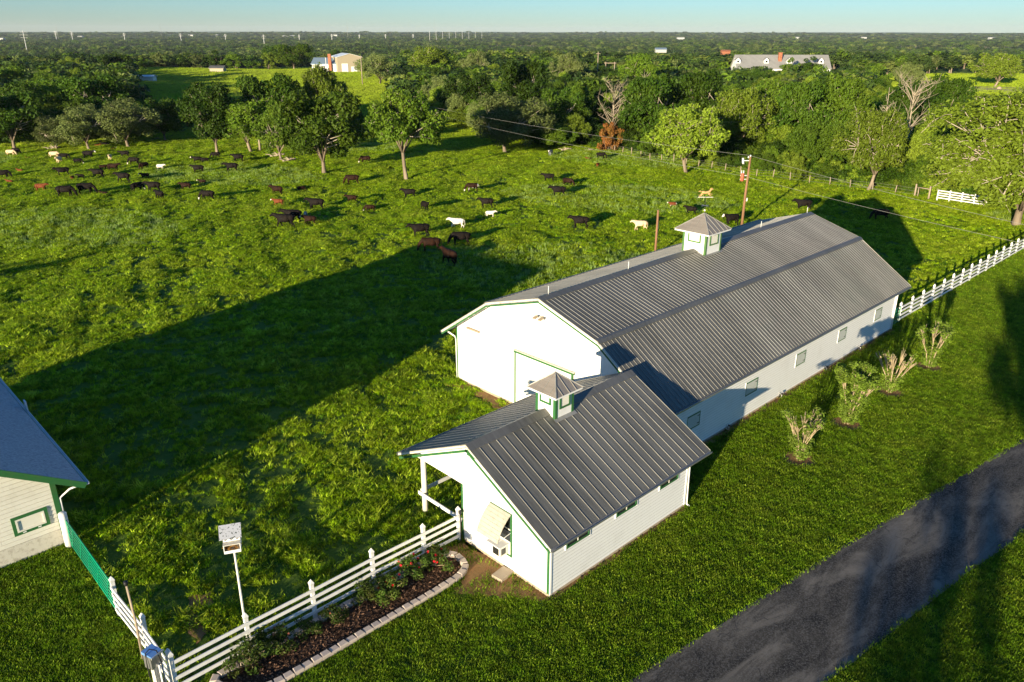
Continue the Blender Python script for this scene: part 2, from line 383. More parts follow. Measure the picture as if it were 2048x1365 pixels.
def cupola(parent, cx, cy, bh, eh, zb, ze, za, ridge_z, slope, n=5):
    """square cupola; parts go straight under the barn as sub-parts of 'cupola'"""
    mb = MB(); top = ze-.04
    # body skirts follow the roof
    zside = ridge_z-slope*bh
    poly = [(cy-bh, zside-.05), (cy, ridge_z-.05), (cy+bh, zside-.05), (cy+bh, top), (cy-bh, top)]
    mb.prism(poly, cx-bh, cx+bh, 'x')
    body = mb.build('cupola', M_white, parent)
    for sx in (-1, 1):
        for sy in (-1, 1):
            MB().box(cx+sx*(bh-.055)-.07, cx+sx*(bh-.055)+.07, cy+sy*(bh-.055)-.07, cy+sy*(bh-.055)+.07, zside-.03, top-.01).build('corner_board', M_green if bh < .7 else M_ltgreen, body)
    fm = M_green if bh < .7 else M_ltgreen
    hw = bh*.5; z0 = zb+.12; z1 = top-.10
    for side in range(4):
        f = MB(); lv = MB(); bk = MB()
        ca, sa = [(1,0), (0,1), (-1,0), (0,-1)][side]
        def P(u, o, z): return Vector((cx+ca*(bh+o)-sa*u, cy+sa*(bh+o)+ca*u, z))
        zz0 = z0+(.0 if side % 2 else .30*slope*bh*2)
        fw = .045
        for a, b in ((P(-hw,.012,zz0), P(hw,.012,zz0)), (P(-hw,.012,z1), P(hw,.012,z1))): f.bar(a, b, .06, fw*2)
        for u in (-hw, hw): f.bar(P(u,.0125,zz0-fw), P(u,.0125,z1+fw), fw*2, .065, up=P(0,1,0)-P(0,0,0))
        bk.bar(P(0,.004,zz0), P(0,.004,z1), hw*2-.05, .01, up=P(0,1,0)-P(0,0,0))
        k = 8
        for i in range(k):
            z = zz0+(i+.5)*(z1-zz0)/k
            a, b = P(-hw+fw,.02,z), P(hw-fw,.02,z); nrm = P(0,1,0)-P(0,0,0)
            lv.bar(a, b, .012, (z1-zz0)/k*.98, up=(nrm*.45+Vector((0,0,-1))).normalized())
        f.build('louver_frame', fm, body); tag(lv.build('louver', M_cream, body), kind='stuff'); bk.build('louver_back', M_black, body)
    s = MB(); s.box(cx-eh+.02, cx+eh-.02, cy-eh+.02, cy+eh-.02, ze-.09, ze-.012); s.build('soffit', M_white, body)
    r_ = MB(); c = [(cx-eh, cy-eh, ze), (cx+eh, cy-eh, ze), (cx+eh, cy+eh, ze), (cx-eh, cy+eh, ze), (cx, cy, za)]
    r_.add(c, [(0,1,4), (1,2,4), (2,3,4), (3,0,4), (3,2,1,0)])
    for i in range(4): r_.tube([Vector(c[i])+Vector((0,0,.01)), Vector(c[4])+Vector((0,0,.01))], .03, 6, 1)
    for side in range(4):                                     # seams on each hip face
        a, b = Vector(c[side]), Vector(c[(side+1) % 4])
        for i in range(1, n):
            t_ = i/n; base = a.lerp(b, t_); k = min(t_, 1-t_)*2
            mid = a.lerp(b, .5); topp = base+(Vector(c[4])-mid)*k*.97
            r_.bar(base+Vector((0,0,.012)), topp+Vector((0,0,.012)), .022, .03, 1)
    r_.build('cupola_roof', [M_cuproof, M_rib], body)
    for sgn in (-1, 1):
        fl = MB()
        y0, y1 = cy+sgn*bh, cy+sgn*(bh+.16)
        fl.add([(cx-bh-.1, y0, ridge_z-slope*bh+.045), (cx+bh+.1, y0, ridge_z-slope*bh+.045), (cx+bh+.1, y1, ridge_z-slope*(bh+.16)+.04), (cx-bh-.1, y1, ridge_z-slope*(bh+.16)+.04)], [(0,1,2,3)])
        fl.build('flashing', M_rib, body)
    return body
def window_frame(mb, org, u, n, w_, h, fw, dep, mi=0):
    """picture-frame of four boards on a wall: org = lower left, u along, n outward"""
    o, u, n = Vector(org), Vector(u), Vector(n); k = Vector((0,0,1)); c = n*(dep/2)
    mb.bar(o+c+k*fw/2, o+u*w_+c+k*fw/2, dep, fw); mb.bar(o+c+k*(h-fw/2), o+u*w_+c+k*(h-fw/2), dep, fw)
    mb.bar(o+c+u*fw/2+k*fw, o+c+u*fw/2+k*(h-fw), fw, dep, up=n); mb.bar(o+c+u*(w_-fw/2)+k*fw, o+c+u*(w_-fw/2)+k*(h-fw), fw, dep, up=n)
def gutter_pipe(parent, pts, r=.045, mat=None):
    return MB().tube(pts, r, 8).build('downspout', mat or M_fence, parent, True)

# ------------------------------------------------------------------ small barn
L1, W1, HR1, YR1 = 8.83, 4.99, 5.20, 3.99
XF, XB, YE, ZE, YL, ZL = -.62, 9.62, -.58, 2.82, 8.55, 2.96
sb = thing('small_barn', 'small white barn with seamed metal roof, cupola, open porch and curved awning window', 'barn')
mb = MB()
s1 = (HR1-ZE)/(YR1-YE); s2 = (HR1-ZL)/(YL-YR1)
rz = lambda y: HR1-.09-(s1*(YR1-y) if y < YR1 else s2*(y-YR1))
mb.prism([(0.02, 0), (W1, 0), (W1, 2.74), (7.95, 2.80), (8.0, rz(8.0)), (YR1, rz(YR1)), (.02, rz(.02))], 0.02, L1-.02, 'x')
wall = MB()
lap_wall(wall, (0,0,0), (L1,0,0), .12, rz(0), (0,-1,0), .155, .012)
wall.build('side_wall', M_siding, sb)
gw = MB()
lap_wall(gw, (0,W1,0), (0,0,0), .12, HR1, (-1,0,0), .155, .012, profile=lambda t: rz(W1*(1-t)))
lap_wall(gw, (0,8.0,0), (0,W1+.01,0), 2.76, HR1, (-1,0,0), .155, .012, profile=lambda t: rz(W1+.01+(8.0-W1-.01)*(1-t)))
gw.build('gable_wall', M_white, sb)
core = MB()
core.prism([(.02,.0), (W1-.02,0), (W1-.02, rz(W1)-.02), (YR1, rz(YR1)-.02), (.02, rz(.02)-.02)], .02, L1-.02, 'x')
core.prism([(W1, 2.72), (8.0, 2.76), (8.0, rz(8.0)-.02), (W1, rz(W1)-.02)], .015, .16, 'x')
core.build('wall', M_joint, sb)
fd = MB(); fd.box(-.03, L1+.03, -.03, 0, 0, .12); fd.box(-.03, 0, 0, W1+.02, 0, .12); fd.build('foundation', M_concrete, sb)
tr = MB()
tr.box(-.035, 0.0, 0.0, .13, .12, rz(.1)-.02); tr.build('corner_board', M_green, sb)
MB().box(-.030, .06, -.04, -.002, .12, rz(0)-.06).build('corner_board', M_white, sb)
MB().box(L1-.06, L1+.03, -.04, -.002, .12, rz(0)-.06).build('corner_board', M_white, sb)
MB().box(-.03, .01, W1-.04, W1+.05, .12, 2.74).build('corner_board', M_green, sb)
roof_slope(sb, XF, XB, (YR1, HR1), (YE, ZE), 23)
roof_slope(sb, XF, XB, (YR1, HR1), (YL, ZL), 23)
rc = MB(); e = .32
for sg, ss in ((-1, s1), (1, s2)):
    rc.add([(XF-.01, YR1, HR1+.06), (XB+.01, YR1, HR1+.06), (XB+.01, YR1+sg*e, HR1+.035-ss*e), (XF-.01, YR1+sg*e, HR1+.035-ss*e),
            (XF-.01, YR1, HR1+.0), (XB+.01, YR1, HR1+.0), (XB+.01, YR1+sg*e, HR1+.0-ss*e), (XF-.01, YR1+sg*e, HR1+.0-ss*e)],
           [(0,1,2,3), (3,2,6,7), (0,3,7,4), (1,5,6,2)])
rc.build('ridge_cap', M_roofcap, sb)
def rake(parent, x, pts, w_=.05, h=.085, mat=M_grime, off=.06):
    for (y0, z0), (y1, z1) in zip(pts, pts[1:]):
        MB().bar((x, y0, z0-off), (x, y1, z1-off), w_, h).build('rake_board', mat, parent)
rake(sb, XF+.03, [(YR1, HR1), (YE, ZE)]); rake(sb, XF+.03, [(YR1, HR1), (YL, ZL)])
rake(sb, XB-.03, [(YR1, HR1), (YE, ZE)]); rake(sb, XB-.03, [(YR1, HR1), (YL, ZL)])
MB().bar((XF+.02, YR1-.05, HR1-.24), (XF+.02, YL-.05, ZL-.21), .03, .10).build('rake_trim', M_green, sb)
MB().bar((XF+.02, YR1+.05, HR1-.24), (XF+.02, YE+.05, ZE-.21), .03, .10).build('rake_trim', M_green, sb)
for y, z in ((YE-.05, ZE-.06), (YL+.05, ZL-.06)):
    g = MB(); g.prism([(y-.06, z+.03), (y-.05, z-.06), (y+.05, z-.06), (y+.05, z+.05), (y+.035, z+.05), (y+.035, z-.045), (y-.038, z-.045), (y-.047, z+.03)], XF, XB, 'x')
    g.build('gutter', M_steel, sb)
sf = MB(); sf.add([(XF+.06, YE, ZE-.10), (XB-.06, YE, ZE-.10), (XB-.06, YR1, HR1-.10), (XF+.06, YR1, HR1-.10)], [(0,1,2,3)])
sf.add([(XF+.06, YL, ZL-.10), (XB-.06, YL, ZL-.10), (XB-.06, YR1, HR1-.10), (XF+.06, YR1, HR1-.10)], [(0,1,2,3)])
sf.build('soffit', M_white, sb)
gutter_pipe(sb, [(L1+.30, YE+.0, ZE-.12), (L1+.16, -.10, ZE-.42), (L1+.10, -.06, ZE-.6), (L1+.10, -.06, .12), (L1+.12, -.22, .05)])
cupola(sb, 4.36, YR1-.02, .56, .84, 5.25, 6.07, 6.75, HR1, s1, 4)
for k, x0 in enumerate((.84, 3.82, 6.76)):
    fr = MB(); window_frame(fr, (x0, 0, 1.78), (1,0,0), (0,-1,0), 1.34, .62, .075, .05); f = fr.build('window', M_green, sb)
    MB().box(x0+.06, x0+1.28, -.022, -.016, 1.84, 2.34).build('pane', M_glass, f)
    MB().box(x0+.645, x0+.695, -.035, -.0165, 1.85, 2.33).build('mullion', M_cream, f)
    MB().box(x0-.06, x0+.0-.002, -.045, -.0, 1.74, 2.46).build('side_trim', M_white, f)
    MB().box(x0+1.342, x0+1.40, -.045, -.0, 1.74, 2.46).build('side_trim', M_white, f)
# awning window with the air conditioner
fr = MB(); window_frame(fr, (0, 3.28, .72), (0,-1,0), (-1,0,0), 1.26, 2.0, .08, .05); f = fr.build('window', M_green, sb)
pn = MB().box(-.02, -.016, 2.09, 3.21, 1.32, 2.64).build('pane', M_glass, f)
MB().box(-.034, -.0205, 2.10, 3.20, 1.94, 1.99).build('sash_bar', M_cream, f)
MB().box(-.03, -.0205, 2.10, 3.20, 1.33, 1.40).build('sash_bar', M_cream, f)
MB().box(-.03, -.0205, 2.10, 3.20, .80, 1.32).build('lower_board', M_cream, f)
aw = MB(); prof = []
for i in range(9):
    t = i/8; prof.append((-.05-.72*math.sin(t*1.25)/math.sin(1.25), 2.70-.98*t**1.25))
for i in range(8):
    (x0, z0), (x1, z1) = prof[i], prof[i+1]
    aw.bar((x0, 2.66, z0), (x1+.01, 2.66, z1-.01), 1.20, .022, 0)
aw.build('awning', paint('awning_slats', (.44,.41,.34), (.2,.18,.13), amt=.6, scale=4), sb)
for y in (2.09, 3.23): MB().tube([(-.03, y, 1.85), (prof[-1][0]+.03, y, prof[-1][1]+.03)], .012, 6).build('awning_arm', M_white, sb)
ac = thing('air_conditioner', 'boxy white air conditioner jutting from wall under the curved awning', 'air conditioner', (-.04, 2.58, .84))
MB().box(-.46, 0, -.36, .36, 0, .44).build('case', M_cream, ac)
gl = MB(); gl.box(-.466, -.4605, -.30, .04, .06, .38); gl.build('grille', M_black, ac)
gl = MB(); [gl.box(-.38+i*.05, -.35+i*.05, -.366, -.3605, .08, .36) for i in range(5)]; gl.build('side_vent', M_black, ac)
MB().box(-.50, 0.0, -.40, .40, .442, .47).build('top_sheet', M_white, ac)
MB().box(-.02, 0, YR1-.10, YR1+.62, 4.28, 4.52).build('gable_vent', M_green, sb).location = (-.03, .0, 0)
po = MB()
for x in (.1, L1-.1): po.tube([(x, 7.72, -.15), (x, 7.72, 2.78)], [.13, .12], 12)
MB().tube([(.1, 7.72, -.2), (.1, 7.72, 2.78)], [.135, .12], 14).build('porch_post', M_cream, sb, True)
MB().tube([(L1-.1, 7.72, -.2), (L1-.1, 7.72, 2.78)], [.135, .12], 14).build('porch_post', M_cream, sb, True)
MB().bar((-.06, 7.95, 1.02), (-.06, W1+.02, 1.02), .05, .17).build('porch_rail', M_fence, sb)
MB().bar((.0, 7.86, 1.12), (L1, 7.86, 1.12), .05, .17).build('porch_rail', M_fence, sb)
MB().bar((.16, 7.9, 2.66), (L1, 7.9, 2.66), .10, .22).build('porch_beam', M_cream, sb)
slab = MB(); slab.box(-.36, .36, -.26, .26, 0, .13)
o = slab.build('concrete_step', M_concrete); o.location = (-.42, 2.15, .012); o.rotation_euler = (0,0,.12)
tag(o, 'square tan concrete step block lying on bare ground below the air conditioner', 'step block')
hs = thing('hose_reel_post', 'thin black stake with knob standing between white fence and small barn wall', 'stake', (-.22, 4.90, 0))
MB().tube([(0,0,0), (0,.02,1.45)], .022, 8).build('rod', M_iron, hs, True)
MB().tube([(0,.02,1.42), (0,.02,1.47), (0,.02,1.56), (0,.02,1.60)], [.03,.06,.06,.03], 10).build('knob', M_iron, hs, True)

# ------------------------------------------------------------------ big barn
X1, X2, Y2, W2 = 10.39, 38.44, 2.71, 14.89
bx0, bx1 = 9.65, 39.18
YR2, ZR2 = 10.16, 7.27
RK, LK = (6.11, 6.04), (14.20, 6.04); RE, LE = (2.13, 3.31), (18.19, 3.31)
bb = thing('long_barn', 'long white gambrel barn with grey seamed metal roof and louvered cupola', 'barn')
def rz2(y):
    if y < RK[0]: return RE[1]+(y-RE[0])*(RK[1]-RE[1])/(RK[0]-RE[0])-.11
    if y < YR2: return RK[1]+(y-RK[0])*(ZR2-RK[1])/(YR2-RK[0])-.11
    if y < LK[0]: return ZR2-(y-YR2)*(ZR2-LK[1])/(LK[0]-YR2)-.11
    return LK[1]-(y-LK[0])*(LK[1]-LE[1])/(LE[0]-LK[0])-.11
core = MB(); core.prism([(Y2+.02, 0), (Y2+W2-.02, 0)]+[(y, rz2(y)-.02) for y in (Y2+W2-.02, LK[0], YR2, RK[0], Y2+.02)], X1+.02, X2-.02, 'x')
core.build('wall', M_joint, bb)
wl = MB(); lap_wall(wl, (X1, Y2, 0), (X2, Y2, 0), .12, rz2(Y2)-.02, (0,-1,0), .155, .012); wl.build('side_wall', M_siding, bb)
wl = MB(); lap_wall(wl, (X1, Y2+W2, 0), (X1, Y2, 0), .18, 7.3, (-1,0,0), .155, .012, profile=lambda t: rz2(Y2+W2*(1-t))); wl.build('gable_wall', M_white, bb)
fd = MB(); fd.box(X1-.03, X2+.03, Y2-.03, Y2, -.05, .12); fd.box(X1-.04, X1, Y2, Y2+W2+.03, -.1, .18); fd.build('foundation', M_concrete, bb)
MB().box(X1-.04, X1+.01, Y2+W2-.03, Y2+W2+.05, .18, rz2(Y2+W2)).build('corner_board', M_green, bb)
MB().box(X1-.04, X1+.06, Y2-.045, Y2-.002, .12, rz2(Y2)-.03).build('corner_board', M_white, bb)
MB().box(X2-.06, X2+.04, Y2-.045, Y2-.002, .12, rz2(Y2)-.03).build('corner_board', M_white, bb)
n2 = 98
roof_slope(bb, bx0, bx1, (YR2, ZR2), RK, n2); roof_slope(bb, bx0, bx1, (RK[0], RK[1]-.03), RE, n2)
roof_slope(bb, bx0, bx1, (YR2, ZR2), LK, n2, True); roof_slope(bb, bx0, bx1, (LK[0], LK[1]-.03), LE, n2, True)
def cap(parent, x0, x1, y, z, sl, sr, e, name='ridge_cap'):
    c = MB()
    for sg, ss in ((-1, sl), (1, sr)):
        c.add([(x0, y, z+.06), (x1, y, z+.06), (x1, y+sg*e, z+.04-ss*e), (x0, y+sg*e, z+.04-ss*e),
               (x0, y, z), (x1, y, z), (x1, y+sg*e, z-ss*e), (x0, y+sg*e, z-ss*e)], [(0,1,2,3), (3,2,6,7), (0,3,7,4), (1,5,6,2)])
    return c.build(name, M_roofcap, parent)
su = (ZR2-RK[1])/(YR2-RK[0]); slw = (RK[1]-RE[1])/(RK[0]-RE[0])
for i in range(5):
    a = bx0+(bx1-bx0)*i/5
    cap(bb, a-.02, a+(bx1-bx0)/5+.02-(i % 2)*.01, YR2, ZR2+(i % 2)*.006, su, su, .34)
    cap(bb, a-.02, a+(bx1-bx0)/5+.02, RK[0], RK[1]+(i % 2)*.006, slw, -su, .15, 'knee_cap')
cap(bb, bx0, bx1, LK[0], LK[1], -su, slw, .15, 'knee_cap')
PR = [RE, RK, (YR2, ZR2), LK, LE]
rake(bb, bx0+.03, PR, .05, .10, M_grime, .07); rake(bb, bx1-.03, PR, .05, .10, M_grime, .07)
rake(bb, bx0+.02, [(y, z-.12) for y, z in PR], .03, .08, M_green, .10)
for (y0, z0), (y1, z1) in zip(PR, PR[1:]):
    MB().add([(bx0+.06, y0, z0-.12), (bx1-.06, y0, z0-.12), (bx1-.06, y1, z1-.12), (bx0+.06, y1, z1-.12)], [(0,1,2,3)]).build('soffit', M_white, bb)
for y, z, sg in ((RE[0]-.05, RE[1]-.07, 1), (LE[0]+.05, LE[1]-.07, 1)):
    MB().prism([(y-.065, z+.03), (y-.055, z-.07), (y+.055, z-.07), (y+.05, z+.05), (y+.035, z+.05), (y+.035, z-.055), (y-.04, z-.055), (y-.05, z+.03)], bx0, bx1, 'x').build('gutter', M_steel, bb)
gutter_pipe(bb, [(X2+.35, RE[0], RE[1]-.16), (X2+.1, Y2-.12, 2.75), (X2+.0, Y2-.09, 2.6), (X2+.0, Y2-.09, .10)], .05, M_white)
gutter_pipe(bb, [(X1-.3, LE[0], LE[1]-.16), (X1-.1, Y2+W2+.12, 2.9), (X1-.02, Y2+W2+.10, 2.7), (X1-.02, Y2+W2+.10, .10)], .05, M_white)
cupola(bb, 24.5, YR2, .85, 1.27, 7.5, 8.46, 9.44, ZR2, su, 6)
for x in (10.42, 17.07, 31.85, 38.6):
    MB().tube([(x, YR2, ZR2+.05), (x, YR2, ZR2+.5)], .02, 6).build('lightning_rod', M_bulb, bb, True)
# sliding door with its track
MB().box(X1-.07, X1-.015, 8.31, 12.46, .16, 3.36).build('door', M_white, bb)
dt = MB(); dt.box(X1-.10, X1-.012, 12.46, 12.56, .16, 3.42); dt.box(X1-.10, X1-.012, 8.20, 8.31, 2.6, 3.48); dt.build('door_frame', M_green, bb)
MB().box(X1-.16, X1-.014, 8.1, 12.56, 3.42, 3.55).build('door_track', M_green, bb)
MB().box(X1-.20, X1-.014, 8.05, 12.56, 3.552, 3.58).build('track_cover', M_grime, bb)
for k, (x0, x1, z0) in enumerate(((12.75, 13.93, 1.28), (18.33, 19.58, 1.38), (23.99, 25.16, 1.44), (29.56, 30.67, 1.48), (35.09, 36.18, 1.52))):
    fr = MB(); window_frame(fr, (x0, Y2, z0), (1,0,0), (0,-1,0), x1-x0, .80, .06, .035); f = fr.build('hatch', M_green if k < 2 else M_ltgreen, bb)
    MB().box(x0+.06, x1-.06, Y2-.030, Y2-.017, z0+.06, z0+.74).build('shutter', M_hatch, f)
    for z in (z0+.18, z0+.60):
        h = MB(); h.box(x1-.26, x1-.02, Y2-.042, Y2-.0305, z-.018, z+.018); h.build('hinge', M_iron, f)
    MB().box(x0-.05, x0-.004, Y2-.04, Y2-.0, z0-.03, z0+.84).build('side_trim', M_white, f)
for x in (16.63, 22.36, 28.08, 33.01):
    t = MB().tube([(x, Y2-.06, .32), (x, Y2-.06, .06), (x, Y2-.22, .06), (x, Y2-.22, .25)], .025, 7).build('standpipe', M_white, bb, True)
    MB().box(x-.025, x+.025, Y2-.27, Y2-.17, .25, .36).build('valve', M_iron, t)
# gable lights
def floodlight(parent, y, z):
    f = MB().box(X1-.24, X1-.014, y-.05, y+.05, z-.05, z+.10).build('floodlight', M_grime, parent)
    for s in (-1, 1):
        MB().prism([(X1-.50, z-.02), (X1-.22, z+.05), (X1-.22, z+.12), (X1-.50, z+.05)], y+s*.20-.10, y+s*.20+.10, 'y').build('lamp_head', M_post, f)
floodlight(bb, 10.5, 5.95)
tl = MB().box(X1-.14, X1-.014, 15.5, 16.6, 3.72, 3.80).build('tube_light', M_post, bb)
for dx in (-.10, -.04): MB().tube([(X1+dx-.03, 15.52, 3.69), (X1+dx-.03, 16.58, 3.69)], .02, 6).build('tube', M_cream, tl, True)
# running-horse weathervane on the cupola
wv = thing('weathervane', 'gilt running horse weathervane on the peak of the long barn cupola', 'weathervane', (24.5, YR2, 9.42), YAW-PI/2)
MB().tube([(0,0,0), (0,0,1.05)], .016, 6).build('rod', M_iron, wv, True)
MB().tube([(0,0,.14), (0,0,.17), (0,0,.23), (0,0,.26)], [.02,.06,.06,.02], 10).build('ball', M_cream, wv, True)
cr = MB()
for a in (.5, .5+PI/2): cr.tube([(-.30*math.cos(a), -.30*math.sin(a), .50), (.30*math.cos(a), .30*math.sin(a), .50)], .013, 6)
cr.build('cross_arms', M_steel, wv)
MB().bar((-.50, 0, 1.02), (.46, 0, 1.02), .02, .035).build('bar', M_grime, wv)
def horse():
    body = [(-.28,.30,.07), (-.20,.31,.09), (-.05,.28,.085), (.10,.30,.09), (.20,.36,.07), (.30,.47,.045), (.36,.52,.04), (.45,.47,.022)]
    h = MB(); h.tube([(x, 0, z) for x, z, _ in body], [q for *_, q in body], 8)
    for leg in (([(.14,.28),(.24,.20),(.36,.20),(.40,.16)]), ([(.12,.26),(.20,.14),(.30,.10),(.33,.05)]), ([(-.22,.28),(-.30,.18),(-.38,.12),(-.46,.13)]), ([(-.20,.27),(-.26,.14),(-.36,.06),(-.42,.03)])):
        h.tube([(x, 0, z) for x, z in leg], [.045,.028,.018,.016], 6)
    h.tube([(-.27,0,.34), (-.38,0,.38), (-.50,0,.33)], [.02,.035,.008], 6)
    h.tube([(.20,0,.44), (.28,0,.55), (.35,0,.58)], [.02,.03,.012], 5)
    return h
hh = horse().build('horse', M_gold, wv, True); hh.location = (0,0,1.02)

# ------------------------------------------------------------------ house end on the left
LX, LY = -12.1, 16.4
lb = thing('left_barn', 'cream board sided building end with blue grey shingle roof at the left edge', 'barn', (0,0,0))
srf = .63; ZEv, XEv = 2.74, -11.1; XRg = -19.4; ZRg = ZEv+(XEv-XRg)*srf; XW = 2*XRg-XEv; YB = 31.5
def zl(x): return ZRg-abs(x-XRg)*srf-.12
core = MB(); core.prism([(LX-.03, 0), (2*XRg-LX+.03, 0), (2*XRg-LX+.03, zl(LX)), (XRg, zl(XRg)), (LX-.03, zl(LX))], LY+.03, YB-.5, 'y'); core.build('wall', M_grime, lb)
z = .76; k = 0
while z < zl(LX)+.8:                                       # boards that can be told apart: one object each
    h = .19
    xr = LX if z+h < zl(LX) else LX-(z+h-zl(LX))/srf
    segs = [(-17.5, xr-.0)]
    if k % 5 == 3: segs = [(-17.5, -13.6), (-13.595, xr)]
    if k % 5 == 1: segs = [(-17.5, -14.35), (-14.345, xr)]
    for a, b in segs:
        MB().prism([(LY-.030, z+.012), (LY-.014, z+h-.012), (LY+.02, z+h-.012), (LY+.02, z+.012)], a, b, 'x').build('siding_board', M_cream, lb)
    z += h; k += 1
MB().box(-17.5, LX+.02, LY-.035, LY+.02, 0, .755).build('foundation_band', M_grime, lb)
MB().box(LX-.17, LX+.03, LY-.05, LY-.031, .5, zl(LX)+.1).build('corner_board', M_green, lb)
MB().box(LX+.0, LX+.03, LY-.031, YB-.5, 0, zl(LX)).build('side_wall', M_cream, lb)
fr = MB(); window_frame(fr, (-13.86, LY-.03, 1.16), (1,0,0), (0,-1,0), 1.30, .84, .13, .04); f = fr.build('window', M_green, lb)
window = MB(); window_frame(window, (-13.73, LY-.03, 1.29), (1,0,0), (0,-1,0), 1.04, .58, .07, .05); window.build('inner_frame', M_cream, f)
MB().box(-13.66, -12.76, LY-.040, LY-.031, 1.36, 1.80).build('shutter', M_cream, f)
for x in (-13.5, -12.95): MB().box(x-.06, x+.06, LY-.095, LY-.081, 1.22, 1.26).build('hinge', M_white, f)
rf = MB()
YF = 15.85
def slab_(xa, za, xb, zb_, y0, y1, t=.05):
    rf.add([(xa,y0,za), (xb,y0,zb_), (xb,y1,zb_), (xa,y1,za), (xa,y0,za-t), (xb,y0,zb_-t), (xb,y1,zb_-t), (xa,y1,za-t)], [(0,1,2,3), (7,6,5,4), (0,4,5,1), (1,5,6,2), (2,6,7,3), (3,7,4,0)])
slab_(XRg, ZRg, XEv, ZEv, YF, YB-4); slab_(XRg, ZRg, XW, ZEv, YF, YB-4)
# far end is clipped: ridge stops short and hips down part way
kx, kz = XEv-4.6, ZEv+4.6*srf
rf.add([(XEv, YB-4, ZEv), (XEv, YB, ZEv), (kx, YB, kz), (XRg, YB-4, ZRg), (XW+ (XEv-kx), YB, kz), (XW, YB, ZEv), (XW, YB-4, ZEv)], [(0,1,2,3), (3,2,4), (3,4,5,6)])
rf.build('roof', M_shingle, lb)
MB().bar((XEv+.0, YF-.02, ZEv-.14), (XRg, YF-.02, ZRg-.14), .04, .26).build('rake_board', M_green, lb)
MB().bar((XEv+.005, YF+.0, ZEv-.06), (XEv+.005, YB, ZEv-.06), .03, .12).build('fascia', M_green, lb)
MB().prism([(XEv+.02, ZEv-.02), (XEv+.03, ZEv-.13), (XEv+.13, ZEv-.13), (XEv+.14, ZEv-.02), (XEv+.125, ZEv-.02), (XEv+.115, ZEv-.115), (XEv+.045, ZEv-.115), (XEv+.035, ZEv-.02)], YF-.02, YB, 'y').build('gutter', M_white, lb)
gutter_pipe(lb, [(XEv+.06, YF+.15, ZEv-.12), (XEv-.5, LY-.02, ZEv-.35), (LX+.08, LY+.0, ZEv-.6), (LX+.08, LY+.0, .1)], .045, M_white)
MB().box(XEv+.10, XEv+.16, 24.9, 25.25, ZEv-.1, ZEv+.42).build('vent_box', M_white, lb)
o = MB().tube([(0,0,-.1), (0,0,1.62), (0,0,1.66)], [.165,.16,.12], 16).build('gate_post', M_white, None, True); o.location = (-12.14, 16.02, 0)
tag(o, 'thick round white gate post at the corner of the cream sided building', 'gate post')

# ------------------------------------------------------------------ fences
def rail(parent, a, b, z, h=.13, t=.035, mat=M_fence):
    return MB().bar((a[0], a[1], z), (b[0], b[1], z), t, h).build('rail', mat, parent)
def post_mesh(s=.13, h=1.50, tip=.24):
    mb = MB(); a = s/2; mb.box(-a, a, -a, a, -.15, h)
    b = a*1.30
    mb.add([(-a,-a,h+.001), (a,-a,h+.001), (a,a,h+.001), (-a,a,h+.001), (-b,-b,h+.08), (b,-b,h+.08), (b,b,h+.08), (-b,b,h+.08), (0,0,h+tip)],
           [(0,1,5,4), (1,2,6,5), (2,3,7,6), (3,0,4,7), (4,5,8), (5,6,8), (6,7,8), (7,4,8)])
    return mb.mesh('post', M_fence)
PM = post_mesh(); PM2 = post_mesh(.13, 1.36, .24)
def rail_fence(name, label, P, side=(0,-1), zs=(.34,.66,.98,1.30), pm=None, group=None):
    t = thing(name, label, 'fence', (0,0,0), 0, group)
    for p in P:
        o = link('post', pm or PM, t); o.location = (p[0], p[1], 0); o.rotation_euler = (random.uniform(-.012,.012), random.uniform(-.012,.012), random.uniform(-.03,.03))
    for a, b in zip(P, P[1:]):
        d = Vector((b[0]-a[0], b[1]-a[1])).normalized(); n = Vector((side[0], side[1]))*.085
        for z in zs:
            j = random.uniform(-.012, .012)
            rail(t, (a[0]+n.x+d.x*.002, a[1]+n.y+d.y*.002), (b[0]+n.x-d.x*.002, b[1]+n.y-d.y*.002), z+j)
    return t
rail_fence('rail_fence', 'white four rail fence behind the rose bed with pointed posts', [(-.19,5.06), (-2.01,5.10), (-4.41,5.18), (-7.0,5.17), (-9.53,5.20), (-12.06,5.20)])
rail_fence('rail_fence', 'short white four rail fence between corner post and green gate', [(-12.06,5.36), (-12.05,7.60), (-12.12,10.30)], (-1,0))
P3 = [(40.55+2.13*i, 2.94-.018*i) for i in range(0, 26)]
rail_fence('rail_fence', 'long white four rail fence running from the far barn corner', P3, (0,-1), (.30,.60,.90,1.20), PM2)
def tube_gate(name, label, a, b, h, n, r=.022, braces=5, loc=None):
    t = thing(name, label, 'gate', (a[0], a[1], 0), math.atan2(b[1]-a[1], b[0]-a[0])); L = math.dist(a, b)
    for i in range(n):
        z = .16+(h-.16)*i/(n-1); MB().tube([(0,0,z), (L,0,z)], r*(1.25 if i in (0, n-1) else 1), 8).build('rail', M_gate, t, True)
    for x in (0, L): MB().tube([(x,0,.14), (x,0,h+.02)], r*1.3, 8).build('upright', M_gate, t, True)
    for i in range(braces):
        x0 = L*(i+.15)/braces; x1 = L*(i+.85)/braces; MB().bar((x0, -.03, .16), (x1, -.03, h), .012, .045).build('brace', M_gate, t)
    return t
g = tube_gate('tube_gate', 'long green tubular gate between round white post and white fence', (-12.10, 15.78), (-12.14, 10.48), 1.38, 7, .025, 5)
MB().tube([(5.25, 0, 1.3), (5.32, 0, 1.62)], .02, 6).build('latch', M_gate, g, True)
tube_gate('tube_gate', 'small green tubular gate at the far corner of the long barn', (38.65, 2.80), (40.45, 2.92), 1.28, 6, .022, 2)

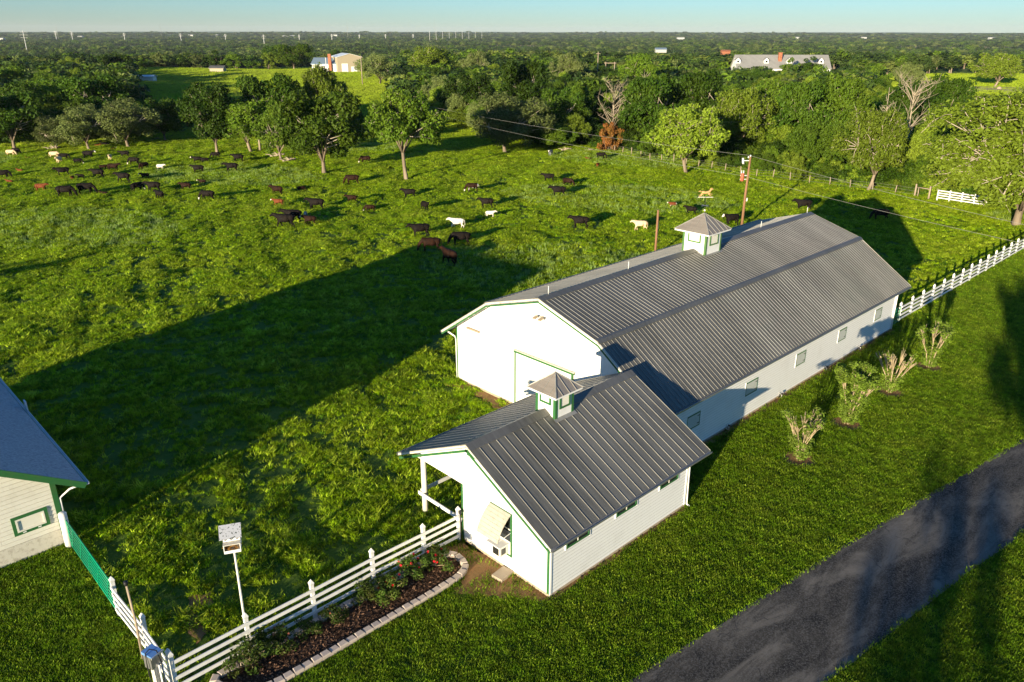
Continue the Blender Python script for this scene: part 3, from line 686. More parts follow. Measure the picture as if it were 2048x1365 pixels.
# stake, meter box, bird house
o = MB().tube([(0,0,-.1), (.03,.02,1.6), (0,.05,3.1)], [.045,.04,.035], 8).build('shaft', M_post, None, True)
st = thing('tall_stake', 'tall thin weathered pole with dark cap beside the short white fence', 'pole', (-12.33, 7.43, 0)); o.parent = st
MB().tube([(0,.05,3.1), (0,.05,3.16), (0,.05,3.26)], [.05,.07,.07], 8).build('cap', M_iron, st, True)
mt = thing('gate_box', 'weathered metal box with blue lid and black cable on white post by fence corner', 'utility box', (-12.55, 5.22, 0), .35)
MB().box(-.09, .09, -.09, .09, -.1, 1.55).build('post', M_grime, mt)
MB().box(-.20, .20, -.16, .16, 1.50, 1.98).build('case', M_steel, mt)
MB().prism([(-.24, 1.985), (-.24, 2.02), (.22, 2.09), (.22, 1.985)], -.20, .20, 'x').build('lid', M_boxblue, mt)
MB().box(-.23, .23, -.262, -.242, 1.97, 2.03).build('lid_edge', M_grime, mt)
cb = [(-.28, -.1, .4), (-.27,-.05,1.7), (-.22,.0,2.12), (-.10,-.06,2.22), (.03,-.20,2.12), (.06,-.27,1.7), (.06,-.25,.9), (.05,-.2,.2)]
MB().tube(cb, .018, 6).build('cable', M_iron, mt, True)
for x in (.02, .12): MB().tube([(x, -.20, .3), (x, -.20, 1.55)], .03, 7).build('conduit', M_white, mt, True)
bh = thing('bird_house', 'white bird house with speckled metal roof on a tall thin pole', 'bird house', (-9.50, 5.36, 0), YAW-PI/2+.30)
MB().tube([(0,0,0), (.02,0,4.28)], [.045,.035], 8).build('pole', M_cream, bh, True)
bz = 4.28; bw = .26
fl = MB(); fl.box(-bw, bw, -.30, .28, bz, bz+.03); fl.build('floor', M_white, bh)
sd = MB(); sd.box(-bw, -bw+.02, -.30, .28, bz+.032, bz+.30); sd.box(bw-.02, bw, -.30, .28, bz+.032, bz+.30); sd.box(-bw+.021, bw-.021, .26, .28, bz+.032, bz+.62)
sd.box(-bw+.021, bw-.021, -.30, -.285, bz+.031, bz+.10); sd.build('side_board', M_white, bh)
MB().box(-bw-.01, bw+.01, -.31, .27, bz+.305, bz+.33).build('shelf', M_grime, bh)
ns = MB()
for i in range(60):
    a, b_ = random.uniform(-.24,.24), random.uniform(-.25,.1); c = random.uniform(.0,.10)*(1-abs(a)*2); dx, dy = random.uniform(-.10,.10), random.uniform(-.05,.05)
    ns.bar((a-dx, b_-dy, bz+.06+c), (a+dx, b_+dy, bz+.08+c), .014, .02)
ns.build('nest', M_nest, bh)
fr = MB(); fr.box(-bw, bw, -.10, -.08, bz+.332, bz+.56); fr.box(-bw, -bw+.02, -.08, .25, bz+.332, bz+.60); fr.box(bw-.02, bw, -.08, .25, bz+.332, bz+.60); fr.build('front_board', M_white, bh)
for x in (-.18, 0, .18):
    MB().tube([(x, -.115, bz+.43), (x, -.085, bz+.43)], .05, 10).build('entrance_hole', M_black, bh)
def speckle():
    m = NT('speckled_tin'); v = m.coord('Object'); n = m.noise(v, 16, 2); g2 = m.noise(v, 3, 2)
    f = m.ramp(n, [(.36, (1,1,1)), (.41, (0,0,0))])
    m.col(m.mix(f, (.66,.66,.66), (.03,.05,.03))); m.set(Metallic=.5, Roughness=.45); return m.m
rr = MB(); rr.add([(-.34,-.36,bz+.60), (.34,-.36,bz+.60), (.34,.02,bz+.90), (-.34,.02,bz+.90), (.34,.34,bz+.62), (-.34,.34,bz+.62)], [(0,1,2,3), (3,2,4,5)])
rr.add([(-.34,-.36,bz+.58), (.34,-.36,bz+.58), (.34,.02,bz+.88), (-.34,.02,bz+.88)], [(3,2,1,0), ])
rr.build('roof', speckle(), bh)

# ------------------------------------------------------------------ rose bed
bed = [(-12.0,4.6), (-11.3,3.35), (-9.48,3.24), (-6.8,3.22), (-2.9,3.18), (-1.9,3.2), (-1.25,3.5), (-1.0,4.1), (-1.15,4.65), (-1.7,4.88), (-5.0,4.86), (-9.6,4.86), (-10.6,4.86), (-11.3,4.9)]
def smooth_loop(P, it=3):
    for _ in range(it):
        Q = []
        for i in range(len(P)):
            a, b = P[i], P[(i+1) % len(P)]
            Q += [(a[0]*.75+b[0]*.25, a[1]*.75+b[1]*.25), (a[0]*.25+b[0]*.75, a[1]*.25+b[1]*.75)]
        P = Q
    return P
bed = [(-11.15,4.75), (-10.75,4.0), (-10.2,3.27), (-8,3.22), (-5,3.20), (-2.3,3.16), (-1.25,3.35), (-.98,4.05), (-1.12,4.60), (-1.9,4.84), (-5.0,4.84), (-8.5,4.86), (-10.6,4.90)]
loop = smooth_loop(bed, 2)
fb = thing('flower_bed', 'mulched flower bed edged with pale stone blocks in front of the white fence', 'flower bed')
m_ = patch('mulch', loop, M_mulch, .05, .0, 1); m_.parent = fb
blk = MB(); 
bmv = [(-.165,-.13,0), (.165,-.13,0), (.135,.13,0), (-.135,.13,0), (-.17,-.14,.17), (.17,-.14,.17), (.14,.12,.17), (-.14,.12,.17), (-.15,-.105,.20), (.15,-.105,.20), (.12,.10,.20), (-.12,.10,.20)]
blk.add(bmv, [(3,2,1,0), (0,1,5,4), (1,2,6,5), (2,3,7,6), (3,0,4,7), (4,5,9,8), (5,6,10,9), (6,7,11,10), (7,4,8,11), (8,9,10,11)])
BM = blk.mesh('block', M_blocks)
seg = [Vector(p) for p in loop]; tot = 0; acc = 0; step = .345
for i in range(len(seg)):
    a, b = seg[i], seg[(i+1) % len(seg)]; L = (b-a).length; d = (b-a)/L if L else Vector((1,0))
    while acc < L:
        p = a+d*acc; o = link('block', BM, fb); o.location = (p.x, p.y, random.uniform(-.012,.012)); o.rotation_euler = (random.uniform(-.03,.03), random.uniform(-.03,.03), math.atan2(d.y, d.x)+random.uniform(-.05,.05))
        acc += step
    acc -= L
ch = MB()
lp = [Vector(p) for p in loop]
def inside(p, P):
    c = False; j = len(P)-1
    for i in range(len(P)):
        if ((P[i][1] > p[1]) != (P[j][1] > p[1])) and p[0] < (P[j][0]-P[i][0])*(p[1]-P[i][1])/(P[j][1]-P[i][1])+P[i][0]: c = not c
        j = i
    return c
for i in range(5200):
    p = (random.uniform(-11.2,-1), random.uniform(3.2,4.9))
    if not inside(p, loop): continue
    a = random.uniform(0, PI); t = random.uniform(.02,.06); z = .055+random.uniform(0,.03); d = Vector((math.cos(a), math.sin(a), random.uniform(-.5,.5)))*t; n = Vector((-math.sin(a), math.cos(a), random.uniform(-.6,.6)))*t*.4
    c = Vector((*p, z)); ch.add([c-d-n, c+d-n, c+d+n, c-d+n], [(0,1,2,3)], random.choice((0,0,1)))
tag(ch.build('mulch_chips', [M_mulch, NT('pale_bark_chip').col((.20,.11,.065)).m], fb), kind='stuff')

# ------------------------------------------------------------------ leafy geometry
def leaf_cloud(mb, c, r, n, size, mi=0, flat=.8, out=.7):
    c = Vector(c)
    U = rng.normal(size=(n, 3)); U /= np.linalg.norm(U, axis=1)[:, None]
    rad = rng.uniform(.55, 1.08, n)
    for i in range(n):
        u = Vector(U[i]); p = c+Vector((u.x*r, u.y*r, u.z*r*flat))*rad[i]
        nn = (u*out+Vector(rng.normal(size=3))*.55+Vector((0,0,.25))).normalized()
        t = nn.orthogonal().normalized(); t = Matrix.Rotation(rng.uniform(0, 2*PI), 3, nn) @ t; b = nn.cross(t)
        s = size*rng.uniform(.6, 1.3)
        mb.add([p-t*s, p-b*s*.5+nn*s*.12, p+t*s, p+b*s*.5+nn*s*.12], [(0,1,2,3)], mi)
def roses():
    protos = []
    for k in range(3):
        cr_ = MB(); fl_ = MB()
        for j in range(20):
            a = 2*PI*j/20+rng.uniform(0, .6); q = rng.uniform(.05, .46)
            c = (math.cos(a)*q, math.sin(a)*q, rng.uniform(.18,.60)-q*.2); leaf_cloud(cr_, c, .17, 58, .042)
            cr_.tube([(0,0,0), (c[0]*.6, c[1]*.6, c[2]*.7), c], [.012,.008,.004], 4, 1)
        for j in range(8):
            a = rng.uniform(0, 2*PI); q = rng.uniform(.1,.48); c = Vector((math.cos(a)*q, math.sin(a)*q, rng.uniform(.38,.68)-q*.3))
            for t in range(7):
                u = Vector(rng.normal(size=3)).normalized(); v = u.orthogonal().normalized(); w3 = u.cross(v); s = .036
                p = c+u*.02; fl_.add([p-v*s, p-w3*s, p+v*s, p+w3*s], [(0,1,2,3)])
        protos.append((cr_, fl_))
    return protos
L_rose = foliage('rose_leaf', (.055,.10,.012), tint=(.15,.10,.03), vscale=2.0)
M_rosered = NT('rose_petal').col((.62,.02,.035)).set(Roughness=.5).m
M_rosebud = NT('rose_bud_pink').col((.60,.22,.12)).set(Roughness=.6).m
RP = []
for cr_, fl_ in roses():
    RP.append((cr_.mesh('foliage', [L_rose, M_stem]), fl_.mesh('blossoms', M_rosered), ))
RB = [(497,1322,1.25,'big leafy rose bush at the near left end of the flower bed',0), (561,1296,1.05,'dark rose bush second from the near left end of the bed',0), (613,1260,.7,'small sparse rose bush against the fence in the left half of the bed',0),
      (671,1243,.78,'small bright green rose bush alone in the middle of the mulch',0), (725,1195,1.0,'rounded green rose bush before the third fence post',0), (777,1195,1.0,'rose bush with several red blooms at the front middle of the bed',1),
      (764,1165,.75,'dark rose bush touching the fence behind the red flowering one',0), (819,1150,1.05,'wide rose bush with coral red blooms toward the barn end',1), (870,1132,1.15,'rose bush with bright red blooms nearest the small barn',1)]
for i, (px, py, s, lab, fl) in enumerate(RB):
    p = at(px, py, .05); t = thing('rose_bush', lab, 'rose bush', (p.x, min(p.y, 4.62), .05), i*1.3, 'rose bushes in the edged bed'); t.scale = (s*1.32, s*1.2, s*1.25)
    link('foliage', RP[i % 3][0], t)
    b = link('blossoms', RP[i % 3][1], t)
    if not fl: b.scale = (.9,.9,.95); b.material_slots[0].link = 'OBJECT'; b.material_slots[0].material = M_rosebud if i % 2 else L_rose

# pruned crape shrubs with mulch rings
L_shrub = foliage('shrub_leaf', (.13,.20,.02), tint=(.2,.22,.04), vscale=1.5)
SH = [((1598,920), 2.55, 'pruned shrub nearest the small barn with bare fanned stems over brown mulch', .35, 11), ((1693,848), 3.3, 'leafiest green shrub second in the row beside the long barn', 1.0, 12),
      ((1778,785), 2.75, 'pale bare topped shrub third in the row with dense cut stems', .22, 13), ((1857,735), 2.95, 'farthest shrub of the row by the white fence with yellow green leaves', .45, 14)]
for (px, py), h, lab, leafy, sd_ in SH:
    p = at(px, py); t = thing('shrub', lab, 'shrub', (p.x, p.y, 0), 0, 'shrubs in a row beside the long barn'); r_ = random.Random(sd_)
    stm = MB(); lf = MB()
    for k in range(9):
        a = 2*PI*k/9+r_.uniform(-.4,.4); sp = r_.uniform(.45,1.15); hh_ = h*r_.uniform(.75,.95)
        b0 = Vector((math.cos(a)*.12, math.sin(a)*.12, 0)); m1 = Vector((math.cos(a)*sp*.35, math.sin(a)*sp*.35, hh_*.45)); m2 = Vector((math.cos(a)*sp*.75, math.sin(a)*sp*.75, hh_*.78))
        stm.tube([b0, m1, m2], [.036,.030,.022], 6)
        for q in range(8):
            a2 = a+r_.uniform(-1,1); e_ = m2+Vector((math.cos(a2)*r_.uniform(.05,.42), math.sin(a2)*r_.uniform(.05,.42), h*r_.uniform(.12,.26)))
            stt = m1.lerp(m2, r_.uniform(.3,1)); stm.tube([stt, stt.lerp(e_, .5)+Vector((0,0,.05)), e_], [.02,.016,.012], 5)
            if r_.random() < (leafy-.15)*1.2: leaf_cloud(lf, e_, .24, int(60*min(1,leafy+.2)), .07)
        for q in range(int(1+leafy*14)):
            c = b0.lerp(m2, r_.uniform(.1,.75+leafy*.3)); leaf_cloud(lf, c+Vector((r_.uniform(-.12,.12), r_.uniform(-.12,.12), 0)), .22, 34, .065)
    for k in range(6):
        a = r_.uniform(0, 2*PI); leaf_cloud(lf, (math.cos(a)*.2, math.sin(a)*.2, .25), .18, 30, .05)
    stm.build('stems', M_stem, t, True); lf.build('foliage', L_shrub, t)
    ring = [(p.x+math.cos(i*PI/10)*.86, p.y+math.sin(i*PI/10)*.78) for i in range(20)]
    o = patch('mulch_ring', ring, M_dirt, .026, .06, 2, sd_); o.parent = t; o.matrix_parent_inverse = Matrix.Translation((-p.x, -p.y, 0))

# ------------------------------------------------------------------ cattle
def skin_mesh(name, chains, sub=1):
    """chains: lists of (x,y,z,rx,ry); a chain's first point may be an index (c,i) of an earlier point"""
    vs, es, rs, idx = [], [], [], {}
    for ci, ch_ in enumerate(chains):
        prev = None
        for pi, p in enumerate(ch_):
            if len(p) == 2: prev = idx[p]; continue
            vs.append(p[:3]); rs.append(p[3:]); idx[(ci, pi)] = len(vs)-1
            if prev is not None: es.append((prev, len(vs)-1))
            prev = len(vs)-1
    me = bpy.data.meshes.new(name); me.from_pydata(vs, es, []); o = bpy.data.objects.new(name, me); col.objects.link(o)
    sk = o.modifiers.new('s', 'SKIN'); sk.use_smooth_shade = True
    for i, r_ in enumerate(rs): me.skin_vertices[0].data[i].radius = r_
    me.skin_vertices[0].data[0].use_root = True
    sb_ = o.modifiers.new('d', 'SUBSURF'); sb_.levels = sub; sb_.render_levels = sub
    dg = bpy.context.evaluated_depsgraph_get(); r_ = bpy.data.meshes.new_from_object(o.evaluated_get(dg)); r_.name = name
    bpy.data.objects.remove(o); return r_
def cow_chains(pose):
    gz, wk = pose == 'graze', pose == 'walk'
    spine = [(-.30,0,.92,.36,.33), (.10,0,.90,.37,.35), (.48,0,.95,.30,.33), (.68,0,1.05,.21,.24)]
    neck = [((0,3)), (.92,0,1.16,.14,.17), (1.08,0,1.22,.12,.15), (1.22,0,1.12,.10,.10), (1.38,0,1.00,.075,.075)]
    if gz: neck = [((0,3)), (.95,0,.80,.15,.18), (1.10,0,.50,.11,.14), (1.15,0,.32,.10,.10), (1.20,0,.13,.075,.07)]
    rump = [(0,0), (-.68,0,.97,.30,.31), (-.86,0,.98,.20,.22)]
    d = .16 if wk else .05
    legs = []
    for s, k in ((1, 1), (-1, -1)):
        legs.append([(0,2), (.50,s*.17,.66,.13,.12), (.52+d*k*.6,s*.16,.40,.075,.075), (.50+d*k*1.1,s*.16,.18,.05,.05), (.52+d*k*1.2,s*.16,.0,.06,.055)])
        legs.append([(2,1), (-.66,s*.17,.68,.17,.13), (-.60-d*k*.3,s*.17,.50,.11,.09), (-.78-d*k*.9,s*.16,.36,.06,.06), (-.72-d*k*1.1,s*.16,.16,.048,.048), (-.68-d*k*1.1,s*.16,.0,.06,.055)])
    tail = [(2,2), (-.98,0,1.02,.04,.04), (-1.03,0,.80,.025,.025), (-1.03,0,.50,.025,.025), (-1.02,0,.38,.05,.045)]
    hx = (1.12,1.22) if not gz else (1.13,.44)
    ears = [[(1,2 if not gz else 2), (hx[0]-.02,s*.14,hx[1]+.05,.04,.03), (hx[0]-.04,s*.26,hx[1]+.06,.05,.02)] for s in (1,-1)]
    udder = [[(0,0), (-.40,0,.60,.14,.13)]]
    return [spine, neck, rump]+legs+[tail]+ears+udder
def lying_chains():
    return [[(-.30,0,.36,.38,.36), (.10,0,.36,.38,.37), (.48,0,.42,.30,.32), (.68,0,.52,.20,.22)], [(0,3), (.92,0,.74,.13,.15), (1.05,0,.82,.11,.13), (1.18,0,.76,.10,.10), (1.32,0,.67,.07,.07)],
            [(0,0), (-.70,0,.34,.30,.30)], [(0,2), (.62,.26,.10,.09,.09), (.85,.20,.06,.05,.05)], [(0,2), (.60,-.26,.10,.09,.09), (.80,-.22,.06,.05,.05)], [(2,1), (-.40,.36,.10,.12,.09), (-.15,.38,.06,.05,.05)],
            [(1,2), (1.03,.14,.86,.04,.03), (1.0,.25,.87,.05,.02)], [(1,2), (1.03,-.14,.86,.04,.03), (1.0,-.25,.87,.05,.02)]]
CM = {p: skin_mesh('cow_'+p, cow_chains(p)) for p in ('stand', 'walk', 'graze')}; CM['lie'] = skin_mesh('cow_lie', lying_chains())
def hide(name, c, c2):
    m = NT(name); n = m.noise(m.coord('Object'), 4, 4); m.col(m.ramp(n, [(.35, c), (.7, c2)])); m.set(Roughness=.7, Specular_IOR_Level=.1); return m.m
HD = dict(black=hide('hide_black', (.006,.005,.005), (.016,.011,.008)), brown=hide('hide_dark_brown', (.012,.006,.004), (.036,.014,.007)), red=hide('hide_red', (.11,.030,.011), (.22,.065,.024)),
          cream=hide('hide_cream', (.62,.44,.26), (.80,.62,.40)), white=hide('hide_white', (.70,.62,.50), (.82,.76,.66)), grey=hide('hide_grey', (.13,.14,.15), (.25,.25,.26)), bald=hide('hide_bald', (.70,.64,.55), (.80,.74,.66)))
FM = {}
def cow_mesh(pose, c, face):
    k = (pose, c, face)
    if k not in FM:
        me = CM[pose].copy(); me.materials.clear(); me.materials.append(HD[c]); me.materials.append(HD['bald'])
        if face:
            for p in me.polygons:
                x, y, z = p.center
                if pose == 'graze': w_ = x > .95 and z < .42
                elif pose == 'lie': w_ = x > 1.07 and abs(y) < .13
                else: w_ = x > 1.13 and abs(y) < .13
                if w_ or (face > 1 and ((z < .62 and abs(x) < .55 and z > .3) or (x < -.8 and z > .75))): p.material_index = 1
        FM[k] = me
    return FM[k]
# px, py of the feet, scale, facing (degrees turned from the photo's left), pose, colour, pale face, label
COWS = [
 (23,312.7,.80,180,'graze','cream',0,'cream cow grazing beside a black one at the far left edge of the pasture'),
 (33,310.0,.85,170,'graze','black',0,'black cow directly behind the cream one at the far left edge'),
 (57,318,.45,60,'lie','red',0,'tiny red calf lying in grass right of the leftmost cream cow'),
 (110,317,.85,180,'graze','cream',0,'cream cow in the left clump grazing just above a pinkish one'),
 (119,327,.8,95,'stand','cream',0,'pinkish cream calf seen end on beneath the other cream cow at left'),
 (129,321,.85,190,'graze','black',0,'black cow grazing close against two cream cattle at left'),
 (157,330,.72,190,'graze','black',1,'small black calf with white face grazing right of the cream pair'),
 (178,318,.98,180,'stand','black',1,'big black cow with white face facing right near the sage tree'),
 (221,321,.7,100,'stand','cream',0,'lone cream calf standing below the sage tree trunk'),
 (250,316,.85,0,'stand','black',0,'black cow facing left just below the forked sage tree'),
 (269,331,.95,0,'graze','black',1,'black cow with white face lowered, grazing left of a white calf'),
 (289,339,.8,60,'graze','brown',0,'dark brown cow angled away between white faced cow and white calf'),
 (322,340,.66,170,'stand','white',0,'lone white calf in the far left herd'),
 (208,341,.62,200,'graze','brown',0,'brown calf following nose to rump behind a brown cow'),
 (228,343.6,.92,180,'stand','brown',0,'chocolate brown cow with a brown calf behind it in the left herd'),
 (127,353,.98,30,'stand','black',0,'black cow angled toward the camera above a tiny red calf'),
 (146,361,.50,90,'stand','red',0,'tiny red calf facing the camera beside a small black calf'),
 (162,359,.55,10,'stand','black',0,'tiny black calf between red calf and a black cow'),
 (197,357,1.0,0,'stand','black',0,'black cow facing left with the brown pair just behind it'),
 (248,366,1.05,0,'walk','black',0,'black cow striding left in the middle of the left herd'),
 (291,359,.66,0,'stand','brown',1,'little dark brown calf with pale face beyond the striding black cow'),
 (8,359,1.0,190,'graze','black',0,'black cow cut by the left edge of the picture'),
 (20,366,.55,0,'lie','red',0,'red calf lying just below the black cow at the left edge'),
 (41,344,.55,0,'lie','red',0,'rusty calf lying low in pale grass above the left edge cow'),
 (84,383.5,.82,180,'walk','red',0,'red brown calf walking right alone at lower left'),
 (133,396,1.15,190,'graze','black',0,'black cow grazing head down, left one of the low pair facing right'),
 (174,390,1.15,190,'graze','black',0,'large black cow grazing, right one of the low pair facing right'),
 (209,390.5,.62,0,'lie','brown',0,'brown calf lying in long grass just right of a large grazing cow'),
 (276,384,.95,235,'graze','black',1,'black cow with white blaze grazing toward the camera'),
 (308,384.5,1.02,0,'stand','black',0,'black cow facing left, upper one of two overlapping black cows'),
 (320,399.5,.85,-35,'stand','black',0,'black cow facing left, lower one of two overlapping black cows'),
 (372,381,.78,0,'stand','brown',0,'dark brown young cow standing alone beneath the left dark oak'),
 (405,370,.55,0,'stand','brown',1,'tiny brown calf with white face under a black cow'),
 (416,402,.98,0,'graze','black',1,'black cow with white face grazing apart with long shadow at centre left'),
 (397,347.5,.95,0,'stand','black',0,'black cow facing left directly above a tiny white faced calf'),
 (395,326,.8,0,'stand','black',1,'black cow with white face touching another beneath the dark oak'),
 (410,327.5,.72,20,'stand','black',0,'small black cow touching a white faced one beneath the dark oak'),
 (432,318,.82,10,'graze','black',0,'black cow grazing at the foot of the dark oak trunk'),
 (477,325.5,1.0,0,'stand','black',0,'black cow facing left beneath the oak with pale branches'),
 (464,345,1.05,0,'stand','black',0,'black cow facing left on its own between two oaks'),
 (195,294,.6,180,'lie','red',0,'red cow lying by the sage tree trunk'),
 (212,292.5,.9,0,'lie','black',0,'black cow resting in the shade of the sage trees'),
 (226,300,.5,200,'lie','brown',1,'tiny brown calf lying between the sage tree trunks'),
 (731,327.5,.92,0,'graze','brown',1,'dark brown cow grazing alone between the big oak and the tall trunk tree'),
 (705,370,1.05,0,'graze','brown',0,'dark brown cow grazing just right of the big oak trunk'),
 (554.7,391,.92,-15,'stand','brown',0,'dark brown cow standing above a red calf'),
 (603,383.5,.55,200,'graze','brown',0,'small brown calf grazing left of the big oak trunk'),
 (557,413,.68,0,'walk','red',1,'bright red calf with white face in the middle of the pasture'),
 (632.6,421,1.08,0,'stand','black',0,'black cow standing with whole side showing above the overlapping pair'),
 (586,446,1.12,0,'stand','black',0,'black cow behind the striding one in the central group'),
 (611.6,438.5,.62,100,'stand','grey',1,'grey calf with white legs at the rump of a black cow'),
 (571,457,1.18,0,'walk','black',0,'black cow striding left in front of the central group'),
 (620,451,.80,0,'walk','brown',1,'reddish brown calf with white face following the striding cow'),
 (703.7,406,.72,0,'stand','brown',0,'small dark brown cow beneath the grazing one by the big oak'),
 (740,424.5,.66,0,'graze','brown',1,'brown calf with white face and legs grazing alone at centre'),
 (818.6,397,.92,0,'stand','black',0,'black cow facing left directly under the tall trunk tree'),
 (850,422.6,.85,125,'stand','black',0,'black cow seen from behind below the tall trunk tree'),
 (944.4,384.3,.88,0,'graze','brown',2,'brown cow with white rump patch at centre right'),
 (973,418,.92,-10,'stand','black',0,'black cow standing just above the small white calf'),
 (981,435.5,.58,185,'stand','white',0,'small white calf facing right under a black cow'),
 (914,457.4,.85,0,'walk','white',0,'cream white young cow walking left near the black trio'),
 (840.4,475.4,1.08,15,'stand','black',0,'black cow standing left of the trio with head raised'),
 (861,504,1.05,15,'graze','brown',0,'dark cow grazing, left one of the close trio near the shadow edge'),
 (921,492.4,1.08,10,'graze','black',0,'black cow grazing, upper right one of the close trio'),
 (899,530,1.10,-55,'walk','brown',0,'dark brown cow walking out of the barn shadow, nearest of all'),
 (1101,313,.8,65,'stand','grey',1,'grey fronted cow facing the camera at the back beside the woods'),
 (1177,320,.5,10,'lie','red',0,'small red calf lying in grass near the wire fence'),
 (1201.7,319,.85,180,'graze','black',0,'black cow resting near the wire fence between two red calves'),
 (1195.4,335.5,.55,70,'stand','red',0,'small red calf facing the camera below the black cow by the fence'),
 (1096.7,365,.88,0,'stand','black',0,'black cow at the upper left of the three right of centre'),
 (1135.8,373.5,.88,150,'graze','brown',0,'dark brown cow at the right of the three right of centre'),
 (1116.4,394,1.02,0,'stand','black',0,'black cow nearest in the three right of centre'),
 (1159.7,458,1.02,0,'stand','black',0,'black cow standing alone left of the cream calf and wooden post'),
 (1279.4,461,.80,0,'walk','cream',0,'cream calf walking left beside the short wooden post'),
 (1344.5,415.5,.50,0,'stand','red',2,'little red and white calf left of a black cow by the weathervane'),
 (1381,430,.75,-30,'stand','black',0,'black cow turned to the camera behind the weathervane'),
 (1462,451,.95,25,'stand','black',1,'black cow with white face behind the utility pole and barn roof'),
 (1605,422,1.02,0,'stand','black',0,'black cow just beyond the far peak of the long barn roof'),
 (1759,441,.98,0,'graze','black',0,'black cow grazing inside the shadow of the long barn'),
]
for (px, py, s, yaw_, pose, c, face, lab) in COWS:
    p = at(px, py)
    for _ in range(3):
        z = float(hgt(p.x, p.y)); p = at(px, py, z)
    o = link('calf' if s < .78 and s > 0 and ('calf' in lab) else 'cow', cow_mesh(pose, c, face)); p.z = float(hgt(p.x, p.y))
    o.location = p; o.scale = (s*1.0, s*1.05, s*1.10); o.rotation_euler = (0, 0, YAW+PI/2+R(yaw_+random.uniform(-6,6)))
    tag(o, lab, 'calf' if o.name.startswith('calf') else 'cow', 'cattle grazing in the pasture')

# ------------------------------------------------------------------ trees
def tree_proto(seed, style='oak', clumps=46, leaves=130, leaf=.022, trunk_h=.22, spread=.5, gap=0.0, limb_out=False, low=.90):
    """unit-height tree: crown about one unit wide"""
    r_ = random.Random(seed); global rng; rng = np.random.default_rng(seed)
    tk, cr_, lm = MB(), MB(), MB()
    lean = Vector((r_.uniform(-.04,.04), r_.uniform(-.04,.04), 0))
    fork = Vector((0,0,trunk_h))+lean
    tk.tube([(0,0,-.03), (0,0,.01), Vector((0,0,trunk_h*.5))+lean*.6, fork], [.044,.029,.023,.021], 8)
    prim = []
    k = 6
    for i in range(k):
        a = 2*PI*i/k+r_.uniform(-.4,.4); rr_ = spread*r_.uniform(.35,.62); zz = trunk_h+(1-trunk_h)*r_.uniform(.35,.7)
        m = fork+Vector((math.cos(a)*rr_*.5, math.sin(a)*rr_*.5, (zz-trunk_h)*.55)); e_ = Vector((math.cos(a)*rr_, math.sin(a)*rr_, zz))
        tk.tube([fork-Vector((0,0,.02)), m, e_], [.014,.008,.004], 5); prim.append(e_)
    prim.append(fork+Vector((0,0,(1-trunk_h)*.6))); tk.tube([fork, prim[-1]], [.016,.005], 5)
    cz = trunk_h+(1-trunk_h)*.47; rz_ = (1-trunk_h)*.55
    for i in range(clumps):
        for _ in range(30):
            u = Vector((r_.gauss(0,1), r_.gauss(0,1), r_.gauss(0,1))).normalized()
            if u.z > -low: break
        q = r_.uniform(.50, .92) if i > clumps*.2 else r_.uniform(.1,.5)
        wob = 1+.20*math.sin(3*math.atan2(u.y, u.x)+seed)+.10*math.sin(5*math.atan2(u.y, u.x)+2*seed)
        c = Vector((u.x*spread*q*wob, u.y*spread*q*wob, cz+u.z*rz_*q))
        cr = r_.uniform(.085,.145)*(1.05 if style != 'airy' else .85)
        if gap and r_.random() < gap: continue
        leaf_cloud(cr_, c, cr, int(leaves*(cr/.1)**2), leaf, 0, .72)
        j = min(prim, key=lambda p: (p-c).length); st = j.lerp(fork, r_.uniform(0,.5))
        e2 = c+u*cr*(.6 if limb_out else .2)
        lm.tube([st, st.lerp(e2, .5)+Vector((r_.uniform(-.03,.03), r_.uniform(-.03,.03), r_.uniform(-.02,.04))), e2], [.006,.0045,.0025], 4)
        if limb_out:
            for q_ in range(2):
                e3 = c+Vector((r_.gauss(0,1), r_.gauss(0,1), r_.gauss(0,.8))).normalized()*cr*.92; lm.tube([c, (c+e3)/2+Vector((0,0,.01)), e3], [.0035,.0028,.0018], 3)
    return tk.mesh('trunk', M_bark, True), cr_.mesh('crown', L_dark), lm.mesh('limbs', M_limb, True)
P_ = {}
P_['A'] = tree_proto(11, clumps=70, leaves=125, leaf=.024, trunk_h=.16); P_['B'] = tree_proto(12, clumps=64, leaves=130, leaf=.024, trunk_h=.17)
P_['C'] = tree_proto(13, clumps=60, leaves=125, leaf=.024, trunk_h=.15, spread=.55, gap=.06); P_['T'] = tree_proto(14, 'airy', clumps=96, leaves=150, leaf=.021, trunk_h=.32, limb_out=True, low=.8)
P_['L'] = tree_proto(15, 'airy', clumps=120, leaves=150, leaf=.020, trunk_h=.20, limb_out=True, low=.8); P_['H'] = tree_proto(16, 'airy', clumps=260, leaves=190, leaf=.015, trunk_h=.13, spread=.60, limb_out=True, low=.85)
P_['S'] = tree_proto(17, 'sage', clumps=74, leaves=150, leaf=.019, trunk_h=.18, spread=.58); P_['F'] = tree_proto(18, clumps=40, leaves=80, leaf=.034, trunk_h=.10)
P_['V'] = tree_proto(22, 'airy', clumps=26, leaves=80, leaf=.024, trunk_h=.40, limb_out=True); P_['G'] = tree_proto(19, clumps=40, leaves=80, leaf=.034, trunk_h=.08, spread=.58); P_['Q'] = tree_proto(21, 'airy', clumps=60, leaves=110, leaf=.022, trunk_h=.56, limb_out=True)
rng = np.random.default_rng(99)
LM_ = dict(d=L_dark, m=L_mid, b=L_bright, s=L_sage, r=L_rust)
TREES = []
